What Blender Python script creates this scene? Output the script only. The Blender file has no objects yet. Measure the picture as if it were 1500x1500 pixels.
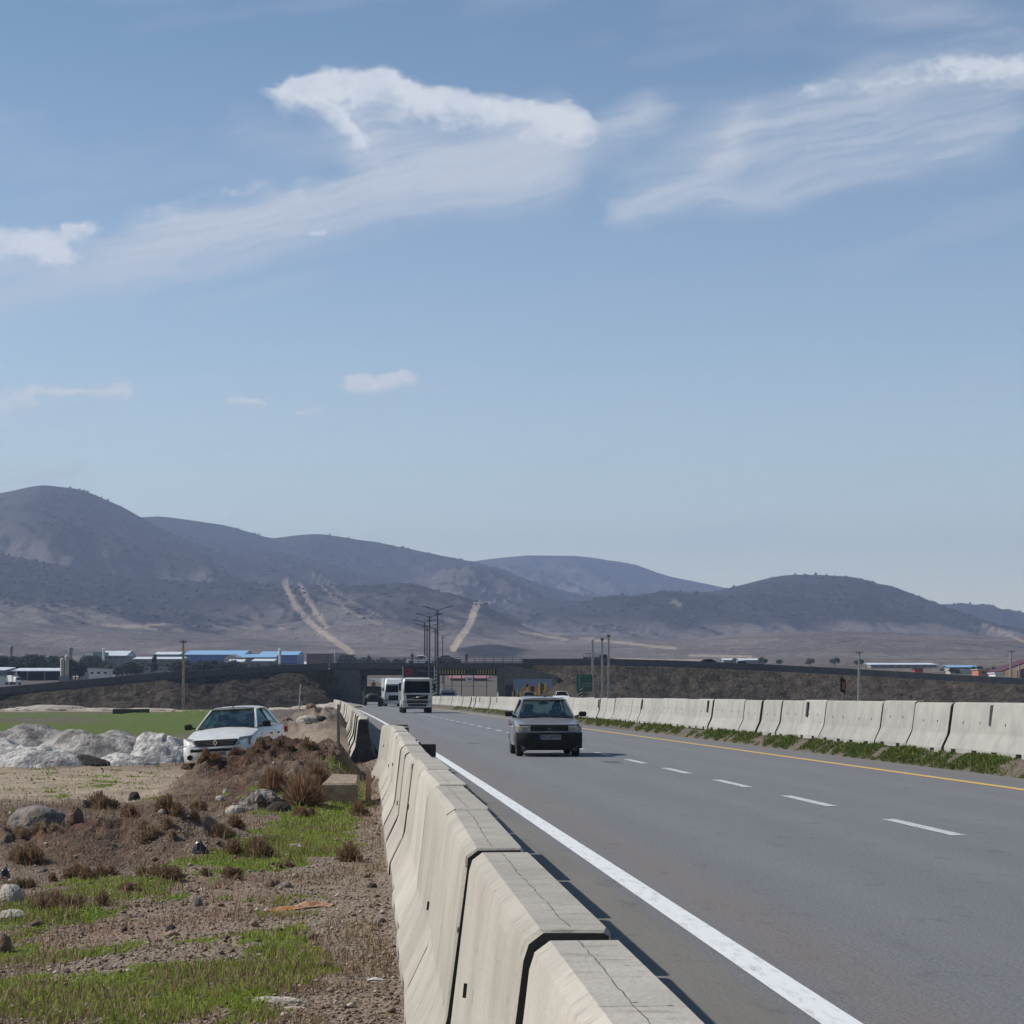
import bpy, bmesh, math, random
import numpy as np
from mathutils import Vector, Matrix, Euler
random.seed(7); RNG = np.random.default_rng(7)
C = bpy.context.scene.collection
R = math.radians
# ------------------------------------------------------------------ camera, sky, sun, exposure
sc = bpy.context.scene
F = 3200.0; HZ = 1018.0; CH = 1.5            # focal length and horizon of the photograph in its own pixels, eye height
cd = bpy.data.cameras.new('camera'); cam = bpy.data.objects.new('camera', cd); C.objects.link(cam)
cam.location = (0, 0, CH); cam.rotation_euler = (R(90), 0, 0)
cd.sensor_width = 36; cd.lens = 36*F/1500; cd.shift_y = (HZ-750)/1500
cd.clip_start = 0.3; cd.clip_end = 60000
sc.camera = cam
SUN_EL = 42.0; SUN_DIR = Vector((-math.cos(R(SUN_EL))*math.cos(R(9)), math.cos(R(SUN_EL))*math.sin(R(9)), math.sin(R(SUN_EL))))
sd = bpy.data.lights.new('sun', 'SUN'); sun = bpy.data.objects.new('sun', sd); C.objects.link(sun)
sd.energy = 5.0; sd.angle = R(0.53); sd.color = (1.0, 0.95, 0.87)
sun.rotation_euler = SUN_DIR.to_track_quat('Z', 'Y').to_euler()
sc.view_settings.view_transform = 'Standard'; sc.view_settings.look = 'None'
sc.view_settings.exposure = 0.15; sc.view_settings.gamma = 1
sc.cycles.use_denoising = True
sc.cycles.max_bounces = 6; sc.cycles.volume_bounces = 0; sc.cycles.transparent_max_bounces = 12
sc.cycles.diffuse_bounces = 3; sc.cycles.glossy_bounces = 3

class NT:
    """small node helper"""
    def __init__(s, nt): s.nt = nt
    def n(s, t, **k):
        nd = s.nt.nodes.new(t)
        for a, b in k.items():
            if a.startswith('i_'):
                key = a[2:]; key = int(key) if key.isdigit() else key
                s.set(nd.inputs[key], b)
            else: setattr(nd, a, b)
        return nd
    def set(s, inp, v):
        if isinstance(v, bpy.types.NodeSocket): s.nt.links.new(v, inp)
        elif isinstance(v, bpy.types.Node): s.nt.links.new(v.outputs[0], inp)
        else: inp.default_value = v
    def m(s, op, a, b=0.0, c=0.0, clamp=False):
        nd = s.nt.nodes.new('ShaderNodeMath'); nd.operation = op; nd.use_clamp = clamp
        s.set(nd.inputs[0], a); s.set(nd.inputs[1], b)
        if op in ('MULTIPLY_ADD', 'SMOOTH_MAX', 'SMOOTH_MIN'): s.set(nd.inputs[2], c)
        return nd.outputs[0]
    def v(s, op, a, b=None, sc_=None):
        nd = s.nt.nodes.new('ShaderNodeVectorMath'); nd.operation = op
        s.set(nd.inputs[0], a)
        if b is not None: s.set(nd.inputs[1], b)
        if sc_ is not None: s.set(nd.inputs['Scale'], sc_)
        return nd.outputs['Value'] if op in ('DOT_PRODUCT', 'LENGTH', 'DISTANCE') else nd.outputs[0]
    def mix(s, f, a, b, mode='MIX'):
        nd = s.nt.nodes.new('ShaderNodeMix'); nd.data_type = 'RGBA'; nd.blend_type = mode
        s.set(nd.inputs[0], f); s.set(nd.inputs[6], a); s.set(nd.inputs[7], b)
        return nd.outputs[2]
    def ramp(s, f, a, b, to0=0.0, to1=1.0, smooth=True):
        nd = s.nt.nodes.new('ShaderNodeMapRange'); nd.interpolation_type = 'SMOOTHSTEP' if smooth else 'LINEAR'
        s.set(nd.inputs[0], f); s.set(nd.inputs[1], a); s.set(nd.inputs[2], b); s.set(nd.inputs[3], to0); s.set(nd.inputs[4], to1)
        return nd.outputs[0]
    def noise(s, vec, scale, detail=3.0, rough=0.5, dist=0.0):
        nd = s.nt.nodes.new('ShaderNodeTexNoise')
        s.set(nd.inputs['Vector'], vec); nd.inputs['Scale'].default_value = scale
        nd.inputs['Detail'].default_value = detail; nd.inputs['Roughness'].default_value = rough; nd.inputs['Distortion'].default_value = dist
        return nd.outputs[0], nd.outputs[1]

def col4(c): return (c[0], c[1], c[2], 1.0)

# ---- world: Nishita sky with thin high cloud in it
def build_world():
    w = bpy.data.worlds.new('World'); sc.world = w; w.use_nodes = True
    nt = w.node_tree; nt.nodes.clear(); h = NT(nt)
    out = h.n('ShaderNodeOutputWorld')
    sky = h.n('ShaderNodeTexSky', sky_type='NISHITA'); sky.sun_disc = False
    sky.sun_elevation = R(SUN_EL); sky.sun_rotation = math.atan2(SUN_DIR.x, SUN_DIR.y)
    sky.altitude = 1400; sky.air_density = 1.0; sky.dust_density = 0.6; sky.ozone_density = 2.0
    tc = h.n('ShaderNodeTexCoord')
    sep = h.n('ShaderNodeSeparateXYZ', i_0=tc.outputs['Generated'])
    el = h.m('ARCSINE', sep.outputs[2])
    # the sky itself loses its white glare towards the horizon (grey-blue dusty air)
    tint = h.n('ShaderNodeValToRGB', i_0=h.ramp(el, 0.0, 0.42, smooth=False))
    cr = tint.color_ramp; cr.elements[0].color = SKYT[0]; cr.elements[1].color = SKYT[-1]; cr.elements[0].position = 0
    for p, c in zip((0.12, 0.38, 0.7), SKYT[1:4]):
        e = cr.elements.new(p); e.color = c
    skc = h.mix(1.0, sky.outputs[0], tint.outputs[0], 'MULTIPLY')
    bg = h.n('ShaderNodeBackground', i_0=skc); bg.inputs[1].default_value = SKY_S
    nt.links.new(bg.outputs[0], out.inputs[0])
SKY_S = 0.076
SKYT = [(2.95, 2.40, 1.68, 1), (2.85, 2.38, 1.74, 1), (1.92, 1.82, 1.56, 1), (1.12, 1.30, 1.27, 1), (0.97, 1.18, 1.18, 1)]
CLOUD = [(0.56, 0.60, 0.67, 1), (0.74, 0.77, 0.80, 1)]
build_world()

# ------------------------------------------------------------------ numpy noise
def _hash(ix, iy, seed):
    n = (ix.astype(np.int64)*374761393 + iy.astype(np.int64)*668265263 + seed*1442695041) & 0xffffffff
    n = ((n ^ (n >> 13))*1274126177) & 0xffffffff
    n = n ^ (n >> 16)
    return (n & 0xffff)/65535.0
def vnoise(x, y, seed=0):
    x = np.asarray(x, float); y = np.asarray(y, float)
    ix = np.floor(x); iy = np.floor(y); fx = x-ix; fy = y-iy
    fx = fx*fx*fx*(fx*(fx*6-15)+10); fy = fy*fy*fy*(fy*(fy*6-15)+10)
    a = _hash(ix, iy, seed); b = _hash(ix+1, iy, seed); c = _hash(ix, iy+1, seed); d = _hash(ix+1, iy+1, seed)
    return (a+(b-a)*fx)*(1-fy)+(c+(d-c)*fx)*fy
def fbm(x, y, seed=0, o=4, g=0.5):
    s = 0; a = 1; t = 0
    for k in range(o):
        s = s+a*vnoise(x*2**k+k*17.3, y*2**k+k*9.1, seed+k); t += a; a *= g
    return s/t
def ridged(x, y, seed=0, o=4, g=0.5):
    s = 0; a = 1; t = 0
    for k in range(o):
        s = s+a*(1-abs(2*vnoise(x*2**k+k*7.3, y*2**k+k*3.1, seed+k)-1)); t += a; a *= g
    return s/t
def sstep(a, b, x):
    t = np.clip((x-a)/(b-a), 0, 1); return t*t*(3-2*t)

# ------------------------------------------------------------------ object helpers
def meta(o, label=None, cat=None, group=None, kind=None):
    if label: o['label'] = label
    if cat: o['category'] = cat
    if group: o['group'] = group
    if kind: o['kind'] = kind
    return o
def empty(name, loc=(0, 0, 0), rot=(0, 0, 0), label=None, cat=None, group=None):
    o = bpy.data.objects.new(name, None); C.objects.link(o); o.empty_display_size = 0.1
    o.location = loc; o.rotation_euler = rot
    return meta(o, label, cat, group)
class MB:
    """collects shapes; build() links them as ONE mesh object"""
    def __init__(s): s.v = []; s.f = []; s.mi = []; s.k = 0
    def add(s, vs, fs, k=None):
        b = len(s.v); s.v.extend([tuple(p) for p in vs]); s.f.extend([tuple(b+i for i in f) for f in fs])
        s.mi.extend([s.k if k is None else k]*len(fs)); return s
    def box(s, c, d, rot=None, taper=1.0, k=None, bev=0.0):
        x, y, z = d[0]/2, d[1]/2, d[2]/2
        if bev > 0:
            b = min(bev, x*.9, y*.9, z*.9)
            rings = []
            for zz, ins in ((-z, b), (-z+b, 0), (z-b, 0), (z, b)):
                xx, yx = x-ins, y-ins
                rings.append([(-xx+b*.5, -yx, zz), (xx-b*.5, -yx, zz), (xx, -yx+b*.5, zz), (xx, yx-b*.5, zz), (xx-b*.5, yx, zz), (-xx+b*.5, yx, zz), (-xx, yx-b*.5, zz), (-xx, -yx+b*.5, zz)])
            vs = [Vector(p) for r in rings for p in r]
            fs = [tuple(range(7, -1, -1)), tuple(range(24, 32))]
            for r in range(3):
                for i in range(8):
                    j = (i+1) % 8; fs.append((r*8+i, r*8+j, r*8+8+j, r*8+8+i))
        else:
            t = taper
            vs = [Vector(p) for p in ((-x, -y, -z), (x, -y, -z), (x, y, -z), (-x, y, -z), (-x*t, -y*t, z), (x*t, -y*t, z), (x*t, y*t, z), (-x*t, y*t, z))]
            fs = [(3, 2, 1, 0), (4, 5, 6, 7), (0, 1, 5, 4), (1, 2, 6, 5), (2, 3, 7, 6), (3, 0, 4, 7)]
        if rot is not None:
            m = Euler(rot).to_matrix(); vs = [m @ p for p in vs]
        c = Vector(c)
        return s.add([p+c for p in vs], fs, k)
    def tube(s, p0, p1, r0, r1=None, n=8, k=None, cap=True):
        r1 = r0 if r1 is None else r1
        p0 = Vector(p0); p1 = Vector(p1); q = (p1-p0).to_track_quat('Z', 'Y')
        vs = []
        for p, r in ((p0, r0), (p1, r1)):
            for i in range(n):
                a = 2*math.pi*i/n; vs.append(p+q @ Vector((math.cos(a)*r, math.sin(a)*r, 0)))
        fs = [(i, (i+1) % n, n+(i+1) % n, n+i) for i in range(n)]
        if cap: fs += [tuple(range(n-1, -1, -1)), tuple(range(n, 2*n))]
        return s.add(vs, fs, k)
    def rings(s, rr, closed=True, cap=True, k=None):
        """rr: list of rings of equal length"""
        n = len(rr[0]); vs = [p for r in rr for p in r]; fs = []
        for a in range(len(rr)-1):
            for i in range(n if closed else n-1):
                j = (i+1) % n; fs.append((a*n+i, a*n+j, (a+1)*n+j, (a+1)*n+i))
        if cap and closed: fs += [tuple(range(n-1, -1, -1)), tuple(range((len(rr)-1)*n, len(rr)*n))]
        return s.add(vs, fs, k)
    def plate(s, pts, th, k=None):
        """polygon pts (coplanar) given thickness th along its normal"""
        P = [Vector(p) for p in pts]; nrm = (P[1]-P[0]).cross(P[2]-P[0]).normalized()*th
        n = len(P)
        return s.add(P+[p-nrm for p in P], [tuple(range(n)), tuple(range(2*n-1, n-1, -1))]+[(i, n+i, n+(i+1) % n, (i+1) % n) for i in range(n)], k)
    def lathe(s, axis0, axis1, prof, n=16, k=None):
        """prof: list of (t along axis 0..1, radius)"""
        a = Vector(axis0); b = Vector(axis1); q = (b-a).to_track_quat('Z', 'Y'); rr = []
        for t, r in prof:
            p = a+(b-a)*t
            rr.append([p+q @ Vector((math.cos(2*math.pi*i/n)*r, math.sin(2*math.pi*i/n)*r, 0)) for i in range(n)])
        return s.rings(rr, k=k)
    def build(s, name, mats, parent=None, smooth=False, ang=None):
        me = bpy.data.meshes.new(name); me.from_pydata(s.v, [], s.f)
        if not isinstance(mats, (list, tuple)): mats = [mats]
        for m in mats: me.materials.append(m)
        if len(mats) > 1: me.polygons.foreach_set('material_index', s.mi)
        bm = bmesh.new(); bm.from_mesh(me); bmesh.ops.recalc_face_normals(bm, faces=bm.faces)
        if smooth:
            for f in bm.faces: f.smooth = True
            lim = R(ang or 40)
            for e in bm.edges:
                if len(e.link_faces) == 2 and e.calc_face_angle(0) > lim: e.smooth = False
        bm.to_mesh(me); bm.free()
        o = bpy.data.objects.new(name, me); C.objects.link(o)
        if parent: o.parent = parent
        return o
def copy_tree(o, parent=None):
    c = o.copy(); C.objects.link(c); c.parent = parent
    for ch in list(o.children): copy_tree(ch, c)
    return c
def grid_mesh(name, X, Y, Z, mat, attrs=None, smooth=True, uv=None):
    r, c = X.shape
    me = bpy.data.meshes.new(name)
    co = np.stack([X, Y, Z], -1).reshape(-1, 3).astype(np.float32)
    idx = np.arange(r*c).reshape(r, c)
    q = np.stack([idx[:-1, :-1], idx[:-1, 1:], idx[1:, 1:], idx[1:, :-1]], -1).reshape(-1, 4)
    fast_mesh(me, co, q)
    me.materials.append(mat)
    if smooth: me.polygons.foreach_set('use_smooth', np.ones(len(q), bool))
    for k, a in (attrs or {}).items():
        at = me.attributes.new(k, 'FLOAT', 'POINT'); at.data.foreach_set('value', np.asarray(a, np.float32).reshape(-1))
    if uv is not None:
        l = me.uv_layers.new(name='UVMap'); u = np.stack(uv, -1).reshape(-1, 2)[q.reshape(-1)]
        l.data.foreach_set('uv', u.astype(np.float32).reshape(-1))
    me.update(); o = bpy.data.objects.new(name, me); C.objects.link(o); return o
def fast_mesh(me, co, faces):
    n = faces.shape[1]
    me.vertices.add(len(co)); me.vertices.foreach_set('co', np.asarray(co, np.float32).reshape(-1))
    me.loops.add(faces.size); me.loops.foreach_set('vertex_index', faces.astype(np.int32).reshape(-1))
    me.polygons.add(len(faces)); me.polygons.foreach_set('loop_start', np.arange(0, faces.size, n, dtype=np.int32))
    me.update(calc_edges=True); me.validate()
def link_mesh(name, co, faces, mat, parent=None, attr=None):
    me = bpy.data.meshes.new(name); fast_mesh(me, co, faces); me.materials.append(mat)
    if attr is not None:
        at = me.attributes.new('tone', 'FLOAT', 'POINT'); at.data.foreach_set('value', np.asarray(attr, np.float32))
    o = bpy.data.objects.new(name, me); C.objects.link(o)
    if parent: o.parent = parent
    return o

# ------------------------------------------------------------------ materials
def base_mat(name):
    m = bpy.data.materials.new(name); m.use_nodes = True; nt = m.node_tree
    return m, NT(nt), nt.nodes['Principled BSDF']
def M(name, c, rough=0.7, c2=None, scale=3.0, detail=4, lo=0.35, hi=0.65, metal=0.0, bump=0.0, bscale=None, coat=0.0, stretch=(1, 1, 1), spec=0.5, space='Object'):
    m, h, b = base_mat(name)
    b.inputs['Roughness'].default_value = rough; b.inputs['Metallic'].default_value = metal
    b.inputs['Coat Weight'].default_value = coat; b.inputs['Specular IOR Level'].default_value = spec
    tc = h.n('ShaderNodeTexCoord'); vec = h.v('MULTIPLY', tc.outputs[space], stretch) if space != 'Position' else None
    if c2 is None: c2 = tuple(x*0.82 for x in c)
    f, _ = h.noise(vec, scale, detail, 0.6)
    h.set(b.inputs['Base Color'], h.mix(h.ramp(f, lo, hi), col4(c), col4(c2)))
    if bump:
        g, _ = h.noise(vec, bscale or scale*6, 4, 0.6)
        bn = h.n('ShaderNodeBump', i_Height=g); bn.inputs['Strength'].default_value = 1.0; bn.inputs['Distance'].default_value = bump
        h.set(b.inputs['Normal'], bn)
    return m
def glass(name, tint=(0.75, 0.85, 0.85), opac=0.25, rough=0.03, refl=.9):
    m, h, b = base_mat(name); nt = m.node_tree
    tr = h.n('ShaderNodeBsdfTransparent', i_0=col4(tint)); gl = h.n('ShaderNodeBsdfGlossy', i_0=(1, 1, 1, 1)); gl.inputs['Roughness'].default_value = rough
    df = h.n('ShaderNodeBsdfDiffuse', i_0=(0.10, 0.11, 0.11, 1))
    fr = h.n('ShaderNodeFresnel'); fr.inputs[0].default_value = 1.5
    mx0 = h.n('ShaderNodeMixShader', i_1=tr.outputs[0], i_2=df.outputs[0]); mx0.inputs[0].default_value = opac
    mx = h.n('ShaderNodeMixShader', i_0=h.m('MULTIPLY', fr.outputs[0], refl), i_1=mx0.outputs[0], i_2=gl.outputs[0])
    nt.links.new(mx.outputs[0], nt.nodes['Material Output'].inputs[0]); return m

MT = {}
MT['rubber'] = M('rubber', (0.018, 0.018, 0.018), 0.85, scale=20)
MT['black'] = M('black_plastic', (0.010, 0.010, 0.011), 0.75, (0.018, 0.018, 0.018), scale=9, spec=.25)
MT['rim'] = M('rim_metal', (0.30, 0.30, 0.31), 0.4, (0.16, 0.16, 0.16), metal=0.7, scale=8)
MT['chrome'] = M('chrome', (0.55, 0.55, 0.56), 0.2, metal=1.0)
MT['silver'] = M('silver_paint', (0.27, 0.265, 0.285), 0.30, (0.22, 0.215, 0.23), metal=0.25, coat=0.6, scale=4)
MT['white_paint'] = M('white_paint', (0.72, 0.72, 0.71), 0.35, (0.60, 0.58, 0.55), coat=0.5, scale=3, lo=.5, hi=.9)
MT['dusty_white'] = M('dusty_white_paint', (0.58, 0.585, 0.57), 0.38, (0.47, 0.45, 0.42), coat=0.4, scale=4, lo=.45, hi=.85)
MT['truck_white'] = M('truck_white', (0.50, 0.50, 0.49), 0.4, (0.36, 0.35, 0.33), coat=0.3, scale=2.5)
MT['army'] = M('army_green', (0.018, 0.024, 0.018), 0.6, (0.03, 0.032, 0.024), scale=3)
MT['dark_paint'] = M('dark_paint', (0.03, 0.033, 0.045), 0.3, coat=0.6)
MT['blue_paint'] = M('blue_grey_paint', (0.07, 0.09, 0.15), 0.35, coat=0.5)
MT['glass'] = glass('car_glass', (0.60, 0.68, 0.68), 0.008, refl=.38)
MT['dark_glass'] = glass('dark_glass', (0.03, 0.035, 0.04), 0.04, refl=.25)
MT['lens'] = M('headlight_lens', (0.26, 0.27, 0.27), 0.15, (0.10, 0.10, 0.11), scale=16, coat=1.0)
MT['amber'] = M('amber_lens', (0.65, 0.52, 0.28), 0.2, coat=1.0)
MT['seat'] = M('seat_fabric', (0.04, 0.04, 0.045), 0.9, scale=12)
MT['dash'] = M('dashboard', (0.03, 0.03, 0.03), 0.7, scale=12)
MT['plate'] = M('plate_white', (0.55, 0.55, 0.53), 0.5, (0.45, 0.44, 0.42), scale=14)
MT['plate_dim'] = M('plate_shaded', (0.20, 0.20, 0.20), 0.6, (0.15, 0.15, 0.15), scale=14)  # white plate darkened: shade on the vehicle fronts put into the colour
MT['plate_ink'] = M('plate_ink', (0.02, 0.02, 0.02), 0.6)
MT['plate_blue'] = M('plate_blue', (0.03, 0.06, 0.3), 0.5)
MT['skin'] = M('skin', (0.33, 0.19, 0.13), 0.6, (0.28, 0.16, 0.11), scale=9)
MT['hair'] = M('hair', (0.015, 0.012, 0.01), 0.7, scale=60)
MT['cloth_dark'] = M('dark_cloth', (0.022, 0.022, 0.026), 0.9, (0.035, 0.035, 0.04), scale=14)
MT['cloth_red'] = M('dark_red_cloth', (0.12, 0.018, 0.02), 0.9, scale=14)
MT['cloth_blue'] = M('navy_cloth', (0.02, 0.025, 0.05), 0.9, scale=14)
MT['steel'] = M('galvanised_steel', (0.20, 0.205, 0.21), 0.55, (0.13, 0.13, 0.135), metal=0.4, scale=5)
MT['dark_steel'] = M('dark_steel', (0.06, 0.062, 0.07), 0.6, (0.035, 0.035, 0.04), metal=0.3, scale=5)
MT['wood_pole'] = M('weathered_pole', (0.34, 0.28, 0.22), 0.9, (0.20, 0.16, 0.125), scale=2.5, bump=0.01)
MT['pole'] = M('pole_concrete', (0.42, 0.40, 0.36), 0.9, (0.30, 0.28, 0.25), scale=2.5, bump=0.01)

def concrete(name, c, c2, streak=0.5, pocks=True):
    m, h, b = base_mat(name); b.inputs['Roughness'].default_value = 0.93; b.inputs['Specular IOR Level'].default_value = 0.25
    tc = h.n('ShaderNodeTexCoord'); oi = h.n('ShaderNodeObjectInfo')
    off = h.v('SCALE', (37.0, 19.0, 11.0), sc_=oi.outputs['Random'])
    P = h.v('ADD', tc.outputs['Object'], off)
    f1, _ = h.noise(P, 1.7, 5, 0.62); f2, _ = h.noise(h.v('MULTIPLY', P, (0.25, 9, 0.6)), 1.6, 5, 0.65); f3, _ = h.noise(P, 55, 3, 0.6)
    nz = h.n('ShaderNodeSeparateXYZ', i_0=h.n('ShaderNodeNewGeometry').outputs['Normal'])
    vert = h.ramp(nz.outputs[2], 0.10, 0.45, 1.0, 0.0)
    cc = h.mix(h.ramp(f1, 0.35, 0.7), col4(c), col4(c2))
    cc = h.mix(h.m('MULTIPLY', h.m('MULTIPLY', h.ramp(f2, 0.52, 0.78), vert), streak), cc, col4(tuple(x*0.55 for x in c2)))
    # handling stains on the flat top
    f4, _ = h.noise(h.v('MULTIPLY', P, (2.5, 9, 1)), 2.2, 5, 0.7)
    cc = h.mix(h.m('MULTIPLY', h.ramp(f4, 0.5, 0.75), h.m('SUBTRACT', 1.0, vert)), cc, col4(tuple(x*0.66 for x in c2)))
    cc = h.mix(h.ramp(f3, 0.3, 0.75, 0.0, 0.35), cc, col4(tuple(x*0.72 for x in c)))
    rnd = h.ramp(oi.outputs['Random'], 0, 1, 0.86, 1.06, smooth=False)
    cc = h.v('SCALE', cc, sc_=rnd)
    if pocks:
        vo = h.n('ShaderNodeTexVoronoi', i_Vector=h.v('MULTIPLY', P, (9, 9, 4.5))); vo.inputs['Scale'].default_value = 1.1; vo.feature = 'F1'
        pk = h.m('MULTIPLY', h.ramp(vo.outputs['Distance'], 0.055, 0.085, 1.0, 0.0), h.ramp(f1, .45, .6))
        cc = h.mix(pk, cc, (0.03, 0.028, 0.025, 1))
    h.set(b.inputs['Base Color'], cc)
    bn = h.n('ShaderNodeBump', i_Height=h.m('ADD', h.m('MULTIPLY', f1, 1.2), h.m('MULTIPLY', f3, 0.35))); bn.inputs['Strength'].default_value = 0.8; bn.inputs['Distance'].default_value = 0.012
    h.set(b.inputs['Normal'], bn)
    return m
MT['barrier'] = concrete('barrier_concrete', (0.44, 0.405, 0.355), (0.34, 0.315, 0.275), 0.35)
MT['barrier_end'] = concrete('barrier_end_shaded', (0.10, 0.092, 0.082), (0.055, 0.05, 0.046), 0.3, False)  # same concrete darkened, joint shade painted onto the end faces
MT['barrier_far'] = concrete('median_barrier_concrete', (0.37, 0.36, 0.33), (0.29, 0.28, 0.26), 0.45, False)
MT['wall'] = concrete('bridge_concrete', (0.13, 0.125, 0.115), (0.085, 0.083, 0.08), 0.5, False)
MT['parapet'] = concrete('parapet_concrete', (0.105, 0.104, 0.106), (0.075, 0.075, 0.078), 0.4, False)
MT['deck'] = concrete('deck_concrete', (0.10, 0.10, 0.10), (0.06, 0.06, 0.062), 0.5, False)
# ------------------------------------------------------------------ thin high cloud, a sheet of it far out in the sky
def build_clouds():
    px = np.arange(-260, 1780, 2.6); py = np.arange(-180, 985, 2.2); PX, PY = np.meshgrid(px, py)
    def warp(x, y, sx, sy, amp, seed, o=4):
        return x+(fbm(x/sx, y/sy, seed, o, .55)-.5)*2*amp, y+(fbm(x/sx+31, y/sy+7, seed+50, o, .55)-.5)*2*amp*.7
    sx, sy = warp(PX, PY, 330, 200, 46, 301); sx, sy = warp(sx, sy, 70, 36, 10, 311)
    qx, qy = warp(PX, PY, 60, 42, 17, 321, 5); qx, qy = warp(qx, qy, 14, 11, 4.5, 331, 3)
    def stroke(x, y, pts, up, dn, w, pw=1.0):
        best = np.zeros_like(x)
        for (x0, y0), (x1, y1) in zip(pts, pts[1:]):
            ax, ay = x1-x0, y1-y0; L2 = ax*ax+ay*ay; t = np.clip(((x-x0)*ax+(y-y0)*ay)/L2, 0, 1)
            d = np.hypot(x-x0-t*ax, y-y0-t*ay); side = ((x-x0)*ay-(y-y0)*ax)/math.sqrt(L2)*(1 if ax > 0 else -1)   # >0 above
            rad = dn+(up-dn)*sstep(-4, 4, side); best = np.maximum(best, np.clip(1-d/rad, 0, 1))
        return w*best**pw
    soft = [([(190, 340), (400, 305), (560, 268), (790, 228)], 46, 92, 1.15, 1.0), ([(740, 225), (870, 205), (975, 160)], 44, 56, .85, .9), ([(240, 318), (430, 288), (600, 262), (720, 240)], 36, 60, .9, .9), ([(560, 190), (640, 215), (740, 215), (800, 200)], 75, 80, 1.0, .75), ([(600, 260), (700, 250), (790, 235)], 60, 70, .8, .7),
            ([(505, 150), (545, 205), (570, 285)], 32, 70, .8, .7), ([(-80, 475), (120, 412), (420, 348)], 80, 46, .5, .8), ([(-20, 400), (130, 385)], 60, 120, .55, .8), ([(130, 385), (300, 355)], 60, 60, .34, 1), ([(240, 450), (480, 400)], 16, 20, .25, 1), ([(360, 178), (520, 215)], 46, 56, .36, .9),
            ([(900, 308), (1040, 258), (1085, 220), (1102, 165)], 26, 40, .95, .9), ([(1090, 185), (1250, 150), (1400, 112), (1520, 90)], 54, 80, .72, .8), ([(950, 295), (1150, 282), (1320, 254), (1450, 205)], 90, 28, .62, .9), ([(1080, 235), (1420, 175)], 120, 100, .62, .7),
            ([(1270, 20), (1560, 60)], 70, 60, .45, .9), ([(-60, 700), (110, 696)], 34, 26, .5, .9), ([(290, 655), (420, 640), (640, 572), (700, 555)], 20, 22, .22, 1), ([(-40, 650), (160, 610)], 80, 60, .28, 1), ([(300, 560), (700, 560)], 90, 90, .12, .7)]
    puff = [([(430, 120), (500, 112), (560, 112), (610, 134)], 19, 52, 1.35, .75), ([(600, 136), (680, 146), (770, 156), (845, 170)], 18, 50, 1.2, .75), ([(428, 122), (500, 158), (525, 200)], 14, 30, 1.0, .8), ([(-30, 348), (40, 350), (92, 362)], 24, 36, 1.2, .75), ([(98, 344), (128, 338)], 16, 26, 1.1, .8), ([(230, 298), (330, 282), (460, 262)], 10, 40, .34, .9),
            ([(-20, 584), (60, 574), (110, 573), (192, 571)], 12, 16, 1.0, .8), ([(-20, 586), (45, 580)], 24, 34, 1.0, .75), ([(336, 588), (384, 590)], 9, 18, .95, .9), ([(438, 603), (464, 602)], 8, 10, .75, .9), ([(516, 562), (555, 556), (604, 551)], 12, 22, 1.15, .8), ([(1365, 96), (1420, 92), (1520, 104)], 20, 36, .85, .75), ([(1190, 128), (1365, 90)], 10, 24, .55, .8), ([(450, 345), (468, 342)], 8, 9, .75, .8), ([(215, 305), (250, 300)], 10, 20, .3, .8)]
    S = np.zeros_like(PX)
    for a in soft: v = stroke(sx, sy, *a); S = S+v-np.minimum(S, v)*.62
    st = .6*fbm((sx+sy*.2)/210, (sy+sx*.20)/17, 341, 5, .6)+.4*fbm((sx+sy*.2)/90, (sy+sx*.22)/8, 345, 4, .6)
    S = S*(.72+.52*sstep(.34, .66, st)); S = 1-np.exp(-1.1*S*S-.35*S); S = S*.84
    Pf = np.zeros_like(PX)
    for a in puff: Pf = np.maximum(Pf, stroke(qx, qy, *a))
    n = fbm(qx/24, qy/17, 351, 5, .62)
    Pf = sstep(.06, 1.12, Pf+(n-.5)*.95*np.clip(Pf*6, 0, 1))*(.62+.5*fbm(PX/40, PY/30, 361, 4))
    thin = .14*sstep(.5, .8, fbm((PX+PY*.3)/260, (PY+PX*.16)/60, 371, 4))*sstep(980, 700, PY)
    D = np.clip(1-(1-S)*(1-Pf)*(1-thin), 0, .93)
    edge = np.minimum(np.minimum(sstep(-260, -120, PX), sstep(1778, 1640, PX)), np.minimum(sstep(-180, -60, PY), sstep(980, 900, PY)))
    D = D*edge
    dx_, dz_ = (PX-750)/F, (HZ-PY)/F; nn = np.sqrt(1+dx_**2+dz_**2); Rr = 32000.0
    m = bpy.data.materials.new('cloud_vapour'); m.use_nodes = True; nt = m.node_tree; nt.nodes.clear(); h = NT(nt)
    out = h.n('ShaderNodeOutputMaterial'); de = h.n('ShaderNodeAttribute', attribute_name='cover').outputs['Fac']; br = h.n('ShaderNodeAttribute', attribute_name='puffy').outputs['Fac']
    em = h.n('ShaderNodeEmission', i_0=h.mix(br, CLOUD[0], CLOUD[1])); tr = h.n('ShaderNodeBsdfTransparent')
    mx = h.n('ShaderNodeMixShader', i_0=de, i_1=tr.outputs[0], i_2=em.outputs[0]); nt.links.new(mx.outputs[0], out.inputs[0])
    o = grid_mesh('sky_clouds', Rr*dx_/nn, Rr/nn, CH+Rr*dz_/nn, m, dict(cover=D, puffy=np.clip(Pf*1.6+.3*S, 0, 1))); meta(o, kind='structure')
build_clouds()

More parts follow.
